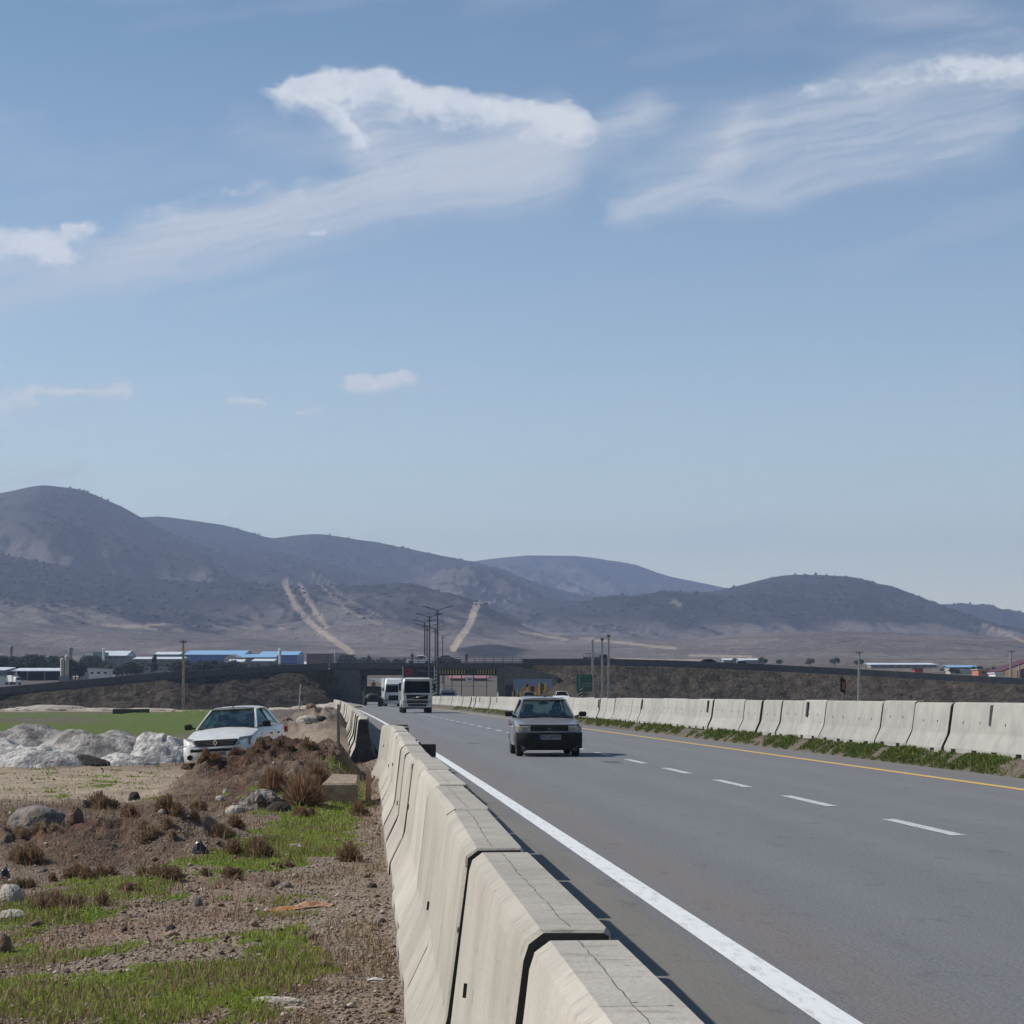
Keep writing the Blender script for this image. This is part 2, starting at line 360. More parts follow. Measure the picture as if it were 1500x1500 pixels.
# ------------------------------------------------------------------ the lie of the land
def xw(y): return 2.25-0.074*y-0.00003*y*y                 # white edge line of the carriageway
def xbar(y): return 0.54-0.066*y              # near run of barriers
def topx(x, y, z): return 750+F*x/y, HZ-F*(z-CH)/y
def gy(py, z): return F*(CH-z)/(py-HZ)                      # depth of a ground point seen at photo row py
MOUNDS = [(-3.95, 45, .75, 4.2, .55), (-4.85, 44, .7, 3.6, .50), (-5.55, 43.2, .62, 2.4, .46), (-6.0, 41.5, .6, 2.2, .24), (-3.2, 45.5, .6, 4.5, .60), (-4.4, 38.5, 1.5, 3.6, .36), (-3.5, 38, .8, 3.5, .25), (-4.9, 24.6, 2.1, 1.4, .36), (-3.5, 24.2, .9, 1.1, .20), (-6.4, 25.3, 1.2, 1.4, .2), (-6.3, 31, 1.8, 2.2, .12), (-3.3, 21.2, .7, 1.0, .08),
          (-9.3, 108, 3.6, 12, .85), (-11.5, 124, 3.0, 10, .5), (-7.3, 86, 1.6, 10, .25), (-3.2, 33.5, .9, 2.4, .12), (-8.5, 30, 1.3, 1.6, .2), (-19, 66, 5, 2.4, .1), (-24, 200, 14, 9, .5)]
def zrise(y): return 0.0225*np.where(y > 350, (y-350)**1.0, 0)*sstep(340, 420, y)
def zland(x, y, fine=True):
    x = np.asarray(x, float); y = np.asarray(y, float)
    dx = x-xw(y)
    left = -0.06-0.17*sstep(-1.25, -2.0, dx)-0.16*sstep(-2.2, -6.5, dx)
    left = left-0.15*sstep(150, 290, y)*sstep(-3, -12, dx)
    right = -0.06+0.36*sstep(9.75, 10.5, dx)+0.13*sstep(11.3, 13, dx)-0.15*sstep(30, 60, dx)
    z = np.where(dx < 4, left, right)
    offl = sstep(-1.9, -3.0, dx)
    nz = (fbm(x*.35, y*.35, 3)-.5)*.16+(fbm(x*1.7, y*1.7, 5)-.5)*.07
    if fine: nz = nz+(fbm(x*7, y*7, 9, 3)-.5)*.035
    z = z+nz*offl
    for mx, my, rx, ry, hh in MOUNDS:
        d = ((x-mx)/rx)**2+((y-my)/ry)**2
        w = np.exp(-d*1.3)
        rough = 1+(.9*(fbm(x*1.3+5, y*.7, 21)-.5)+.6*(ridged(x*3.1, y*1.9, 23, 4)-.55)) if fine else 1
        z = z+hh*w*rough*sstep(-1.75, -2.6, dx)
    z = z+(fbm(x*.06, y*.06, 31)-.5)*sstep(16, 60, np.abs(dx-4))*.9*sstep(330, 420, y)
    return z+zrise(y)
def zl(x, y): return float(zland(np.array([x]), np.array([y]))[0])
def ground_at(px, py):
    """world point of the ground that the photo shows at (px, py)"""
    y = 2000*CH/(py-HZ) if py > HZ else 300; y = F*1.8/(py-HZ)
    ys = np.geomspace(6, 345, 2500); xs = (px-750)/F*ys
    zz = zland(xs, ys); prow = HZ-F*(zz-CH)/ys
    # first (nearest) crossing of the sight line
    k = np.where(prow <= py)[0]
    k = k[0] if len(k) else len(ys)-1
    return Vector((xs[k], ys[k], zz[k]))

GRASS = [(90, 1485, 300, 40, 1.2), (300, 1470, 150, 40, .9), (90, 1408, 150, 24, 1.1), (425, 1395, 60, 40, 1.0), (440, 1350, 70, 16, .9), (70, 1345, 110, 20, .7), (270, 1332, 90, 12, .8),
         (180, 1300, 110, 16, .6), (470, 1225, 90, 50, 1.3), (515, 1175, 40, 30, 1.1), (430, 1262, 110, 24, 1.1), (262, 1223, 42, 18, 1.1), (330, 1282, 90, 12, .9), (315, 1172, 30, 8, .4), 
         (440, 1440, 90, 30, .45), (130, 1305, 40, 16, .6)]
BARE = [(500, 1110, 50, 60, 1.2), (335, 1128, 60, 40, 1.4), (540, 1390, 62, 150, 1.6), (170, 1433, 210, 11, 1.1), (230, 1375, 180, 22, .9), (470, 1310, 90, 16, .8), (120, 1240, 190, 45, 1.0), (420, 1130, 90, 45, 1.1), (555, 1250, 16, 80, .9)]
PINK = [(180, 1372, 190, 26, 1.0), (330, 1318, 60, 16, .7), (330, 1345, 60, 30, .6)]
DIRT = [(120, 1245, 200, 42, 1.3), (430, 1120, 120, 52, 1.3), (340, 1110, 50, 50, 1.0), (300, 1180, 150, 30, .5), (450, 1045, 60, 14, .6), (120, 1182, 160, 14, .5)]
def gsum(L, px, py):
    s = np.zeros_like(px)
    for cx, cy, rx, ry, a in L: s = s+a*np.exp(-(((px-cx)/rx)**2+((py-cy)/ry)**2)*1.1)
    return s
def masks(x, y):
    """what covers the ground where: patches laid out over the plot"""
    z0 = np.where(x-xw(y) < 4, -0.36, 0.3)
    yy = np.maximum(y, 5)
    px = 750+F*x/yy; py = HZ+F*(CH-z0)/yy
    dx = x-xw(y)
    n = fbm(x*1.1, y*.8, 41, 5, .65)-.5; n2 = fbm(x*3.6, y*2.2, 45, 5, .7)-.5
    L = sstep(-1.2, -2.2, dx)
    near = (y < 66)*L
    g = gsum(GRASS, px, py)-gsum(BARE, px, py)*.7+n*2.0+n2*1.9
    grass = sstep(.20, .75, g)*near
    out = (y < 9.8)*L*sstep(.46, .6, fbm(x*.5, y*.5, 47)); grass = np.maximum(grass, out*.8)
    field = sstep(70, 78, y)*sstep(255, 225, y)*sstep(-7.5, -11.5, dx+.0*y)*sstep(.18, .32, fbm(x*.05, y*.02, 51)+.3*sstep(-.15*y, -.16*y-2, x)*1.0)
    field = field*(1-.85*np.exp(-((py-1054)/5.0)**2)*sstep(170, 110, px+60*n))*(1-.9*sstep(300, 360, px+40*n))
    verge = sstep(9.9, 10.2, dx)*sstep(12.6, 11.4, dx)*sstep(.40, .52, fbm(x*1.4, y*.9, 57, 4)+.10*sstep(90, 40, y)+.02)
    verge = verge*sstep(300, 200, y)
    dirt = np.clip(gsum(DIRT, px, py)+n*.6, 0, 1)*near
    pink = np.clip(gsum(PINK, px, py)+n*.8, 0, 1)*near
    track = sstep(36.5, 39.5, y+6*n)*sstep(57.5, 54, y+6*n+.0*x)*sstep(-6.3, -7.2, x+.8*n+.05*(y-45))
    track = np.maximum(track, sstep(58, 64, y)*sstep(120, 90, y)*np.exp(-((px-455+30*n)/36)**2)*.8)
    track = np.maximum(track, sstep(262, 268, y)*sstep(296, 288, y)*(dx < -4))
    return dict(grass=np.clip(grass+verge*.25, 0, 1), field=np.clip(field, 0, 1), verge=sstep(9.7, 9.9, dx), dirt=dirt, track=np.clip(track, 0, 1), pink=pink)

def ground_material():
    m, h, b = base_mat('ground'); b.inputs['Roughness'].default_value = 0.97; b.inputs['Specular IOR Level'].default_value = 0.15
    P = h.n('ShaderNodeNewGeometry').outputs['Position']
    at = lambda k: h.n('ShaderNodeAttribute', attribute_name=k).outputs['Fac']
    n1, _ = h.noise(P, 0.8, 5, .6); n2, _ = h.noise(P, 6.5, 5, .65); n3, _ = h.noise(P, 34, 4, .6)
    vo = h.n('ShaderNodeTexVoronoi', i_Vector=P); vo.inputs['Scale'].default_value = 30
    vr = h.n('ShaderNodeTexVoronoi', i_Vector=P); vr.inputs['Scale'].default_value = 9
    base = h.mix(h.ramp(n2, .35, .68), (.31, .235, .17, 1), (.165, .12, .085, 1))
    base = h.mix(h.ramp(n1, .4, .62), base, (.26, .205, .155, 1))
    peb = h.n('ShaderNodeSeparateXYZ', i_0=vo.outputs['Color']).outputs[0]
    base = h.mix(h.ramp(peb, .35, .95, 0, .75), base, h.mix(h.ramp(n3, .4, .6), (.28, .245, .21, 1), (.07, .055, .045, 1)))
    base = h.mix(h.m('MULTIPLY', h.ramp(h.n('ShaderNodeSeparateXYZ', i_0=vr.outputs['Color']).outputs[1], .90, .93), h.ramp(vr.outputs['Distance'], .03, .05, 1, 0)), base, (.5, .46, .4, 1))
    far = h.mix(h.ramp(n1, .35, .65), (.165, .135, .11, 1), (.105, .085, .07, 1)); far = h.mix(h.ramp(h.n('ShaderNodeSeparateXYZ', i_0=P).outputs[1], 345, 420), far, (.11, .092, .085, 1))
    pos = h.n('ShaderNodeSeparateXYZ', i_0=P)
    base = h.mix(h.ramp(pos.outputs[1], 60, 110), base, far)
    c = h.mix(h.m('MULTIPLY', at('pink'), .55), base, (.25, .15, .115, 1))
    c = h.mix(h.m('MULTIPLY', at('dirt'), .95), c, h.mix(h.ramp(n2, .35, .65), (.115, .058, .036, 1), (.026, .015, .010, 1)))
    c = h.mix(h.m('MULTIPLY', at('verge'), .8), c, h.mix(h.ramp(n2, .35, .65), (.15, .13, .105, 1), (.085, .072, .058, 1)))
    c = h.mix(at('track'), c, h.mix(h.ramp(n1, .35, .65), (.40, .32, .235, 1), (.30, .235, .17, 1)))
    gr = h.mix(h.ramp(n3, .3, .7), (.16, .205, .032, 1), (.06, .085, .018, 1))
    gr = h.mix(h.ramp(n2, .48, .8, 0, .75), gr, (.16, .15, .06, 1))
    gm = h.ramp(h.m('ADD', at('grass'), h.m('MULTIPLY', h.m('SUBTRACT', n3, .5), 1.1)), .42, .80)
    c = h.mix(gm, c, gr)
    fl = h.mix(h.ramp(n1, .3, .7), (.085, .16, .022, 1), (.13, .145, .04, 1)); fl = h.mix(h.ramp(n2, .45, .7, 0, .7), fl, (.04, .065, .018, 1)); fn, _ = h.noise(h.v('MULTIPLY', P, (.05, .35, 1)), 1.0, 5, .7); fl = h.mix(h.ramp(fn, .5, .66, 0, .8), fl, (.15, .125, .07, 1))
    c = h.mix(h.m('MULTIPLY', at('field'), h.ramp(n2, .25, .5, .65, 1)), c, fl)
    h.set(b.inputs['Base Color'], c)
    hgt = h.m('ADD', h.m('MULTIPLY', n2, 1.0), h.m('ADD', h.m('MULTIPLY', vo.outputs['Distance'], -.5), h.m('MULTIPLY', n3, .5)))
    bn = h.n('ShaderNodeBump', i_Height=hgt); bn.inputs['Distance'].default_value = 0.05; bn.inputs['Strength'].default_value = 1
    h.set(b.inputs['Normal'], bn)
    return m
def build_ground():
    ys = np.concatenate([np.linspace(-25, 7.9, 24), np.exp(np.arange(math.log(8), math.log(62), .0042)), np.exp(np.arange(math.log(62), math.log(600), .011)), [603.0]])
    us = np.concatenate([-np.geomspace(3.2, .262, 40), np.arange(-.26, .012, .00092), np.arange(.012, .26, .0045), np.geomspace(.262, 3.2, 40)])
    g = np.maximum(ys, 8)[:, None]; X = us[None, :]*g; Y = np.repeat(ys[:, None], len(us), 1)
    Z = zland(X, Y)
    o = grid_mesh('ground', X, Y, Z, ground_material(), masks(X, Y)); meta(o, kind='structure')
build_ground()

def strip(name, d0, d1, z, y0, y1, mat, n=400, cols=24, zf=None):
    ys = np.concatenate([np.linspace(y0, 60, n//2, endpoint=False), np.linspace(60, y1, n//2)]) if y0 < 40 and y1 > 80 else np.linspace(y0, y1, max(n//8, 8))
    ds = np.linspace(d0, d1, cols); D = np.repeat(ds[None, :], len(ys), 0); Y = np.repeat(ys[:, None], cols, 1)
    X = xw(Y)+D; Z = np.full_like(X, z)+zrise(Y)
    return grid_mesh(name, X, Y, Z, mat, uv=(D, Y))
def asphalt():
    m, h, b = base_mat('asphalt'); b.inputs['Roughness'].default_value = 0.82; b.inputs['Specular IOR Level'].default_value = 0.35
    uv = h.n('ShaderNodeUVMap').outputs[0]; su = h.n('ShaderNodeSeparateXYZ', i_0=uv); d = su.outputs[0]; y = su.outputs[1]
    n1, _ = h.noise(h.v('MULTIPLY', uv, (1, .10, 1)), 1.3, 5, .6); n2, _ = h.noise(h.v('MULTIPLY', uv, (6, .25, 1)), 1.6, 5, .65)
    n3, _ = h.noise(uv, 45, 5, .8); n4, _ = h.noise(uv, 0.5, 4, .6); n5, _ = h.noise(uv, 160, 2, .6)
    c = h.mix(h.ramp(n1, .3, .7), (.096, .099, .110, 1), (.070, .073, .082, 1))
    c = h.mix(h.ramp(n2, .42, .72, 0, .7), c, (.085, .087, .097, 1))
    wheel = h.m('MAXIMUM', h.m('MAXIMUM', h.ramp(h.m('ABSOLUTE', h.m('SUBTRACT', d, 1.55)), 0, .55, 1, 0), h.ramp(h.m('ABSOLUTE', h.m('SUBTRACT', d, 3.2)), 0, .5, 1, 0)), h.m('MAXIMUM', h.ramp(h.m('ABSOLUTE', h.m('SUBTRACT', d, 5.4)), 0, .5, 1, 0), h.ramp(h.m('ABSOLUTE', h.m('SUBTRACT', d, 7.1)), 0, .5, 1, 0)))
    c = h.mix(h.m('MULTIPLY', wheel, .42), c, (.135, .137, .148, 1))
    c = h.mix(h.ramp(h.m('ADD', n3, h.m('MULTIPLY', n5, .4)), .50, .90, 0, .9), c, (.26, .26, .265, 1))
    c = h.mix(h.ramp(n3, .46, .25, 0, .85), c, (.035, .035, .04, 1))
    # reddish dust that traffic sweeps against the edge line
    dust = h.m('MULTIPLY', h.ramp(h.m('ABSOLUTE', h.m('SUBTRACT', d, .38)), 0, .55, 1, 0), h.ramp(n4, .3, .7, .45, 1))
    c = h.mix(h.m('MULTIPLY', dust, h.ramp(n5, .2, .8, .2, .6)), c, (.215, .155, .12, 1))
    sh = h.ramp(d, -.10, -.30)
    shc = h.mix(h.ramp(n1, .35, .65), (.20, .185, .16, 1), (.16, .15, .135, 1)); shc = h.mix(h.ramp(n3, .4, .75, 0, .5), shc, (.09, .082, .072, 1))
    c = h.mix(h.m('MULTIPLY', sh, .92), c, shc)
    # paler dusty strip beyond the yellow line
    c = h.mix(h.m('MULTIPLY', h.ramp(d, 8.6, 9.3), .5), c, (.15, .135, .12, 1))
    # tar patches and drips
    vo = h.n('ShaderNodeTexVoronoi', i_Vector=h.v('ADD', h.v('MULTIPLY', uv, (.5, .16, 1)), h.v('SCALE', h.noise(uv, 1.5)[1], sc_=.3))); vo.inputs['Scale'].default_value = 1.0
    rv = h.n('ShaderNodeSeparateXYZ', i_0=vo.outputs['Color']).outputs[0]
    c = h.mix(h.m('MULTIPLY', h.ramp(vo.outputs['Distance'], .09, .13, .6, 0), h.ramp(rv, .72, .76)), c, (.035, .035, .04, 1))
    n6, _ = h.noise(h.v('MULTIPLY', uv, (.22, 2.2, 1)), 1.1, 4, .6, .6)
    c = h.mix(h.m('MULTIPLY', h.ramp(h.m('ABSOLUTE', h.m('SUBTRACT', n6, .5)), 0, .006, .45, 0), h.ramp(n4, .5, .62)), c, (.05, .05, .055, 1))
    n7, _ = h.noise(h.v('MULTIPLY', uv, (1, .35, 1)), 3.2, 6, .75)
    c = h.mix(h.ramp(n7, .55, .8, 0, .5), c, (.15, .15, .16, 1)); c = h.mix(h.ramp(n7, .46, .2, 0, .75), c, (.055, .057, .064, 1))
    h.set(b.inputs['Base Color'], c)
    # long thin cracks
    bn = h.n('ShaderNodeBump', i_Height=h.m('ADD', n3, h.m('MULTIPLY', n2, .6))); bn.inputs['Distance'].default_value = 0.012; bn.inputs['Strength'].default_value = .8
    h.set(b.inputs['Normal'], bn)
    return m
def paint(name, c, wear=.5, dirt=(.30, .28, .26)):
    m, h, b = base_mat(name); b.inputs['Roughness'].default_value = .7
    uv = h.n('ShaderNodeUVMap').outputs[0]
    n1, _ = h.noise(h.v('MULTIPLY', uv, (7, 1.2, 1)), 2.2, 5, .7); n2, _ = h.noise(uv, 70, 3, .6)
    f = h.m('ADD', h.m('MULTIPLY', n1, .8), h.m('MULTIPLY', n2, .35))
    h.set(b.inputs['Base Color'], h.mix(h.ramp(f, .62-.12*wear, .78, 0, .8), col4(c), col4(dirt))); return m
AS = asphalt()
o = strip('road', -1.42, 9.85, 0.0, -25, 600, AS, 460, 30); meta(o, kind='structure')
o = strip('opposite_road', 13.2, 22.5, 0.50, -25, 600, AS, 200, 12); meta(o, kind='structure')
WP = paint('white_road_paint', (.68, .69, .70), .55, (.34, .33, .31)); YP = paint('yellow_road_paint', (.58, .38, .09), .5, (.28, .22, .13)); DP = paint('dash_road_paint', (.50, .50, .51), .9, (.2, .2, .21))
mk = strip('road_edge_line', -.105, .085, 0.005, -25, 600, WP, 300, 4); meta(mk, kind='structure')
mk = strip('road_yellow_line', 8.32, 8.52, 0.005, -25, 600, YP, 300, 4); meta(mk, kind='structure')
def dashes():
    b = MB(); uvs = []
    y = 26.35-3.08-6.12*7
    while y < 330:
        n = 5
        for k in range(n):
            ya = y+3.08*k/n; yb = y+3.08*(k+1)/n
            q = []
            for (yy, d) in ((ya, 4.17), (ya, 4.34), (yb, 4.34), (yb, 4.17)):
                q.append((xw(yy)+d, yy, .005)); uvs.append((d, yy))
            b.add(q, [(0, 1, 2, 3)])
        y += 6.12
    o = b.build('road_lane_dashes', DP); l = o.data.uv_layers.new(name='UVMap')
    for lp in o.data.loops: l.data[lp.index].uv = (o.data.vertices[lp.vertex_index].co.x*1.0, o.data.vertices[lp.vertex_index].co.y)
    meta(o, kind='structure')
dashes()

# ------------------------------------------------------------------ hills
def V(pts, Yc):
    a = np.array(pts, float); return (a[:, 0]-750)/F, CH+(HZ-a[:, 1])/F*Yc
LAY = [  # crest depth, front width, back width, relief, crest line in the photograph's pixels
    (7600, 2600, 1500, 55, [(-700, 790), (300, 830), (560, 812), (680, 824), (720, 818), (770, 813), (850, 814), (930, 826), (975, 843), (1050, 858), (1150, 880), (1400, 900), (2100, 930)]),
    (5600, 2200, 1500, 60, [(-700, 700), (-200, 730), (60, 770), (230, 755), (330, 768), (400, 789), (430, 783), (470, 781), (560, 795), (640, 812), (700, 824), (780, 852), (880, 880), (1000, 905), (2100, 935)]),
    (4600, 1500, 900, 46, [(-700, 690), (-150, 735), (0, 722), (60, 709), (120, 716), (180, 742), (240, 776), (300, 800), (380, 826), (440, 846), (520, 872), (620, 905), (800, 935), (2100, 945)]),
    (4900, 1500, 900, 44, [(-700, 930), (150, 850), (300, 800), (400, 806), (500, 830), (600, 858), (700, 884), (800, 912), (1000, 935), (2100, 945)]),
    (3500, 1300, 700, 30, [(-700, 800), (-100, 812), (0, 811), (70, 824), (130, 836), (200, 848), (300, 852), (410, 855), (520, 858), (600, 866), (660, 878), (700, 893), (740, 915), (800, 935), (2100, 948)]),
    (4300, 1500, 900, 40, [(-700, 948), (600, 930), (700, 884), (770, 879), (860, 880), (950, 869), (1050, 866), (1130, 845), (1160, 841), (1205, 842), (1255, 845), (1300, 859), (1370, 884), (1430, 908), (1500, 930), (1600, 940), (2100, 948)]),
    (5600, 1800, 900, 40, [(-700, 948), (1100, 930), (1250, 900), (1390, 884), (1440, 889), (1500, 897), (1600, 905), (1900, 915), (2100, 920)]),
    (2100, 380, 300, 8, [(-700, 958), (600, 960), (665, 953), (700, 944), (730, 943), (770, 953), (820, 962), (2100, 962)]),
    (2700, 900, 500, 14, [(-700, 915), (0, 905), (120, 915), (260, 925), (420, 936), (560, 942), (760, 945), (900, 948), (1060, 930), (1200, 925), (1400, 930), (1500, 935), (2100, 930)]),
]
def build_hills():
    ys = np.exp(np.arange(math.log(592), math.log(11000), .0066)); us = np.concatenate([np.linspace(-.75, -.28, 60, endpoint=False), np.arange(-.28, .28, .00072), np.linspace(.281, .75, 60)])
    U = np.repeat(us[None, :], len(ys), 0); Y = np.repeat(ys[:, None], len(us), 1); X = U*Y
    base = zland(X, Y, False); base = np.minimum(base, -.4+.0225*(3000-350)+.006*(Y-3000).clip(0)) if True else base
    H = base+(fbm(X*.004, Y*.004, 61, 4)-.5)*10*sstep(900, 2200, Y)
    scrub = np.zeros_like(H); lay_id = np.zeros_like(H)  # scrub mask: scrub cover plus painted cloud shadow and slope shade
    for k, (Yc, W, Wb, rel, pts) in enumerate(LAY):
        up, zp = V(pts, Yc); zc = np.interp(U, up, zp)
        # soften the polyline
        du = .004; zc = (zc*2+np.interp(U-du, up, zp)+np.interp(U+du, up, zp))/4
        zb = np.minimum(base, zc)
        wv = W*(.72+.55*fbm(X*.0022+k*9, Y*0+k*3.3, 71+k, 3))
        t = np.clip((Yc-Y)/wv, 0, 1); tb = np.clip((Y-Yc)/Wb, 0, 1)
        f = np.where(Y < Yc, (1-t)**1.45*(1+.55*t), (1-tb*tb*(3-2*tb)))
        zz = zb+(zc-zb)*f
        wx = X+180*(fbm(X*.002, Y*.002, 81+k, 3)-.5)-.35*(Yc-Y)
        gul = .62*(ridged(wx*.0042, Y*.0013+k*5, 91+k, 5, .55)-.62)+.85*(ridged(wx*.0017+k*3, Y*.0007+k*5, 151+k, 2, .5)-.6)
        amp = rel*3.1*np.clip(t*4, 0, 1)*np.clip((1-t)*1.6, 0, 1)*np.clip((zc-zb)/120, 0, 1)
        zz = zz+np.where(Y < Yc, gul*amp*np.clip(t*2.5, 0, 1), 0)+np.where(Y < Yc, (fbm(X*.012, Y*.012, 101+k, 4)-.5)*rel*.5*np.clip((1-t)*2, 0, 1)*np.clip(t*6, .12, 1), 0)*np.clip((zc-zb)/60, 0, 1)
        m = zz > H
        s = np.where(Y < Yc, sstep(1.0, .15, t+.5*(fbm(X*.003, Y*.002, 111+k, 4)-.5)), .8)*np.clip((zc-zb)/110, 0, 1)
        scrub = np.where(m, s, scrub); lay_id = np.where(m, k+1, lay_id); H = np.maximum(H, zz)
    PX, PY = topx(X, Y, H)
    sx = np.gradient(H, axis=1)/np.gradient(X, axis=1); shx = sx.copy()
    for _ in range(3): shx[:, 1:-1] = (shx[:, :-2]+2*shx[:, 1:-1]+shx[:, 2:])/4
    ys0 = H*1.0
    H = np.where(Y < 600, H-.8, H)
    # bare earth: pipeline cuts straight up the slopes, pale field scars, tracks
    pale = np.zeros_like(H)
    def cut(pts, w, lay, a=1.0):
        nonlocal pale
        p = np.array(pts, float); d = np.full_like(PX, 1e9)
        for (x0, y0), (x1, y1) in zip(p, p[1:]):
            L2 = (x1-x0)**2+(y1-y0)**2; t = np.clip(((PX-x0)*(x1-x0)+(PY-y0)*(y1-y0))/L2, 0, 1)
            d = np.minimum(d, np.hypot(PX-x0-t*(x1-x0), PY-y0-t*(y1-y0)))
        ww = w*(.55+.75*fbm(X*.03, Y*.03, 131, 4))
        pale = np.maximum(pale, a*sstep(ww, ww*.8, d)*np.isin(lay_id, lay))
    nearl = [0, 5, 9, 8, 6, 1, 2, 3, 4]
    cut([(418, 856), (432, 885), (446, 905), (470, 925), (500, 945), (515, 956)], 5.2, nearl, .6)
    cut([(440, 857), (452, 880), (463, 897), (478, 918)], 4.2, nearl, .55)
    cut([(699, 884), (694, 898), (688, 915), (672, 938), (664, 950)], 6, nearl, .8)
    cut([(455, 838), (480, 868), (510, 895), (560, 915)], 1.6, nearl, .35)
    cut([(470, 842), (500, 872), (560, 905)], 1.4, nearl, .35)
    cut([(700, 884), (745, 880)], 1.8, nearl, .6)
    cut([(905, 923), (1060, 919), (1200, 916), (1390, 912)], 1.2, nearl, .0)
    for a in ([(180, 918), (240, 914)], [(410, 920), (440, 917)], [(980, 880), (1010, 890)], [(850, 935), (990, 950)], [(760, 925), (830, 937)], [(1440, 915), (1500, 940)], [(150, 915), (230, 922)], [(1010, 960), (1100, 962)], [(880, 965), (1040, 968)]):
        cut(a, 2.2, nearl, .5)
    n = fbm(X*.0045, Y*.0028, 141, 5, .6)
    scrub = np.clip(scrub*(.52+.85*sstep(.08, -.18, shx+.25*(n-.5)))+(n-.5)*.35, 0, 1)  # darker on right-facing slopes: scrub cover plus shade put into the mask
    # extra dark scrub patches, painted in place of cloud shadow and shaded faces
    for cx, cy, rx, ry, a in ((150, 760, 110, 40, .5), (330, 810, 110, 26, .5), (500, 835, 90, 24, .4), (1180, 880, 150, 28, .9), (1010, 890, 110, 22, .8), (880, 895, 80, 16, .6), (1330, 895, 80, 20, .7), (600, 900, 60, 16, .35), (720, 955, 60, 9, .8), (1460, 905, 60, 12, .5), (200, 870, 200, 16, .3), (60, 860, 120, 30, .3)):
        scrub = np.clip(scrub+a*np.exp(-(((PX-cx+60*(n-.5))/rx)**2+((PY-cy+30*(n-.5))/ry)**2)**1.6), 0, 1)
    m, h, b = base_mat('hillside'); b.inputs['Roughness'].default_value = 1; b.inputs['Specular IOR Level'].default_value = .05
    P = h.n('ShaderNodeNewGeometry').outputs['Position']
    at = lambda k: h.n('ShaderNodeAttribute', attribute_name=k).outputs['Fac']
    n1, _ = h.noise(P, .006, 6, .65); n2, _ = h.noise(P, .045, 5, .7); n3, _ = h.noise(h.v('MULTIPLY', P, (1, .5, 4)), .012, 5, .6)
    soil = h.mix(h.ramp(n1, .35, .65), (.165, .138, .120, 1), (.10, .084, .074, 1)); soil = h.mix(h.ramp(n3, .5, .7, 0, .5), soil, (.22, .185, .165, 1))
    sc1 = h.mix(h.ramp(n2, .35, .65), (.010, .012, .014, 1), (.040, .037, .034, 1))
    c = h.mix(h.ramp(h.m('ADD', at('scrub'), h.m('MULTIPLY', h.m('SUBTRACT', n2, .5), .9)), .12, .70, 0, 1), soil, sc1)  # scrub attribute darkens for scrub cover and for painted shade
    c = h.mix(at('pale'), c, (.46, .36, .26, 1))
    h.set(b.inputs['Base Color'], c)
    bn = h.n('ShaderNodeBump', i_Height=h.m('ADD', n1, h.m('MULTIPLY', n2, .25))); bn.inputs['Distance'].default_value = 40; bn.inputs['Strength'].default_value = .8
    h.set(b.inputs['Normal'], bn)
    o = grid_mesh('hills', X, Y, H, m, dict(scrub=scrub, pale=pale)); meta(o, kind='structure')
    # scrub oaks scattered over the slopes
    r, c_ = H.shape; N = 5000
    jj = RNG.integers(60, c_-60, N*4); ii = (RNG.random(N*4)**.8*(r-2)).astype(int)
    keep = (scrub[ii, jj] > .45+.5*RNG.random(N*4)) & (Y[ii, jj] > 2300) & (Y[ii, jj] < 7700)
    ii = ii[keep][:N]; jj = jj[keep][:N]
    oc = np.array([(1, 0, 0), (-1, 0, 0), (0, 1, 0), (0, -1, 0), (0, 0, 1), (0, 0, -.6), (.7, .7, .5), (-.7, .6, .5), (.6, -.7, .5), (-.7, -.7, .4)])
    fc = np.array([(0, 6, 4), (6, 2, 4), (2, 7, 4), (7, 1, 4), (1, 9, 4), (9, 3, 4), (3, 8, 4), (8, 0, 4), (0, 2, 6), (2, 1, 7), (1, 3, 9), (3, 0, 8), (0, 3, 5), (3, 1, 5), (1, 2, 5), (2, 0, 5)])
    s = RNG.uniform(1.4, 3.6, len(ii))[:, None, None]
    v = oc[None]*s*RNG.uniform(.7, 1.3, (len(ii), len(oc), 1)); ctr = np.stack([X[ii, jj], Y[ii, jj], H[ii, jj]+s[:, 0, 0]*.35], -1)
    v = v+ctr[:, None, :]; fa = fc[None]+(np.arange(len(ii))*len(oc))[:, None, None]
    o = link_mesh('scrub', v.reshape(-1, 3), fa.reshape(-1, 3), M('scrub_oak', (.045, .048, .036), 1, (.07, .065, .05), scale=.02, spec=.05))
    meta(o, 'dark scrub oaks dotted over the hillsides', None, None, 'stuff')
build_hills()

# ------------------------------------------------------------------ overpass: embankments, parapets, bridge
LP = [(-75, 292, 0.6), (-70.3, 300, 2.5), (-49.1, 308, 4.66), (-36, 318, 5.6), (-27.4, 336, 6.45)]      # top of the left parapet
LP = [(-86.0, 283, 0.35), (-70.3, 299, 2.55), (-49.1, 309, 4.72), (-38.0, 325, 5.75), (-28.0, 336.0, 6.45)]
RP = [(1.7, 337.2, 7.1), (14, 338.6, 7.15), (27, 342.5, 6.87), (42, 346, 6.28), (54.5, 344, 5.6), (68, 341, 4.75), (80, 338, 4.05), (101, 332, 2.3)]
def interp_path(P, n):
    a = np.array(P, float); d = np.r_[0, np.cumsum(np.hypot(np.diff(a[:, 0]), np.diff(a[:, 1])))]
    t = np.linspace(0, d[-1], n); return np.stack([np.interp(t, d, a[:, i]) for i in range(3)], -1), d[-1]
def smooth_path(p, k=6):
    for _ in range(k): p[1:-1] = (p[:-2]+2*p[1:-1]+p[2:])/4
    return p
EMB_M = None
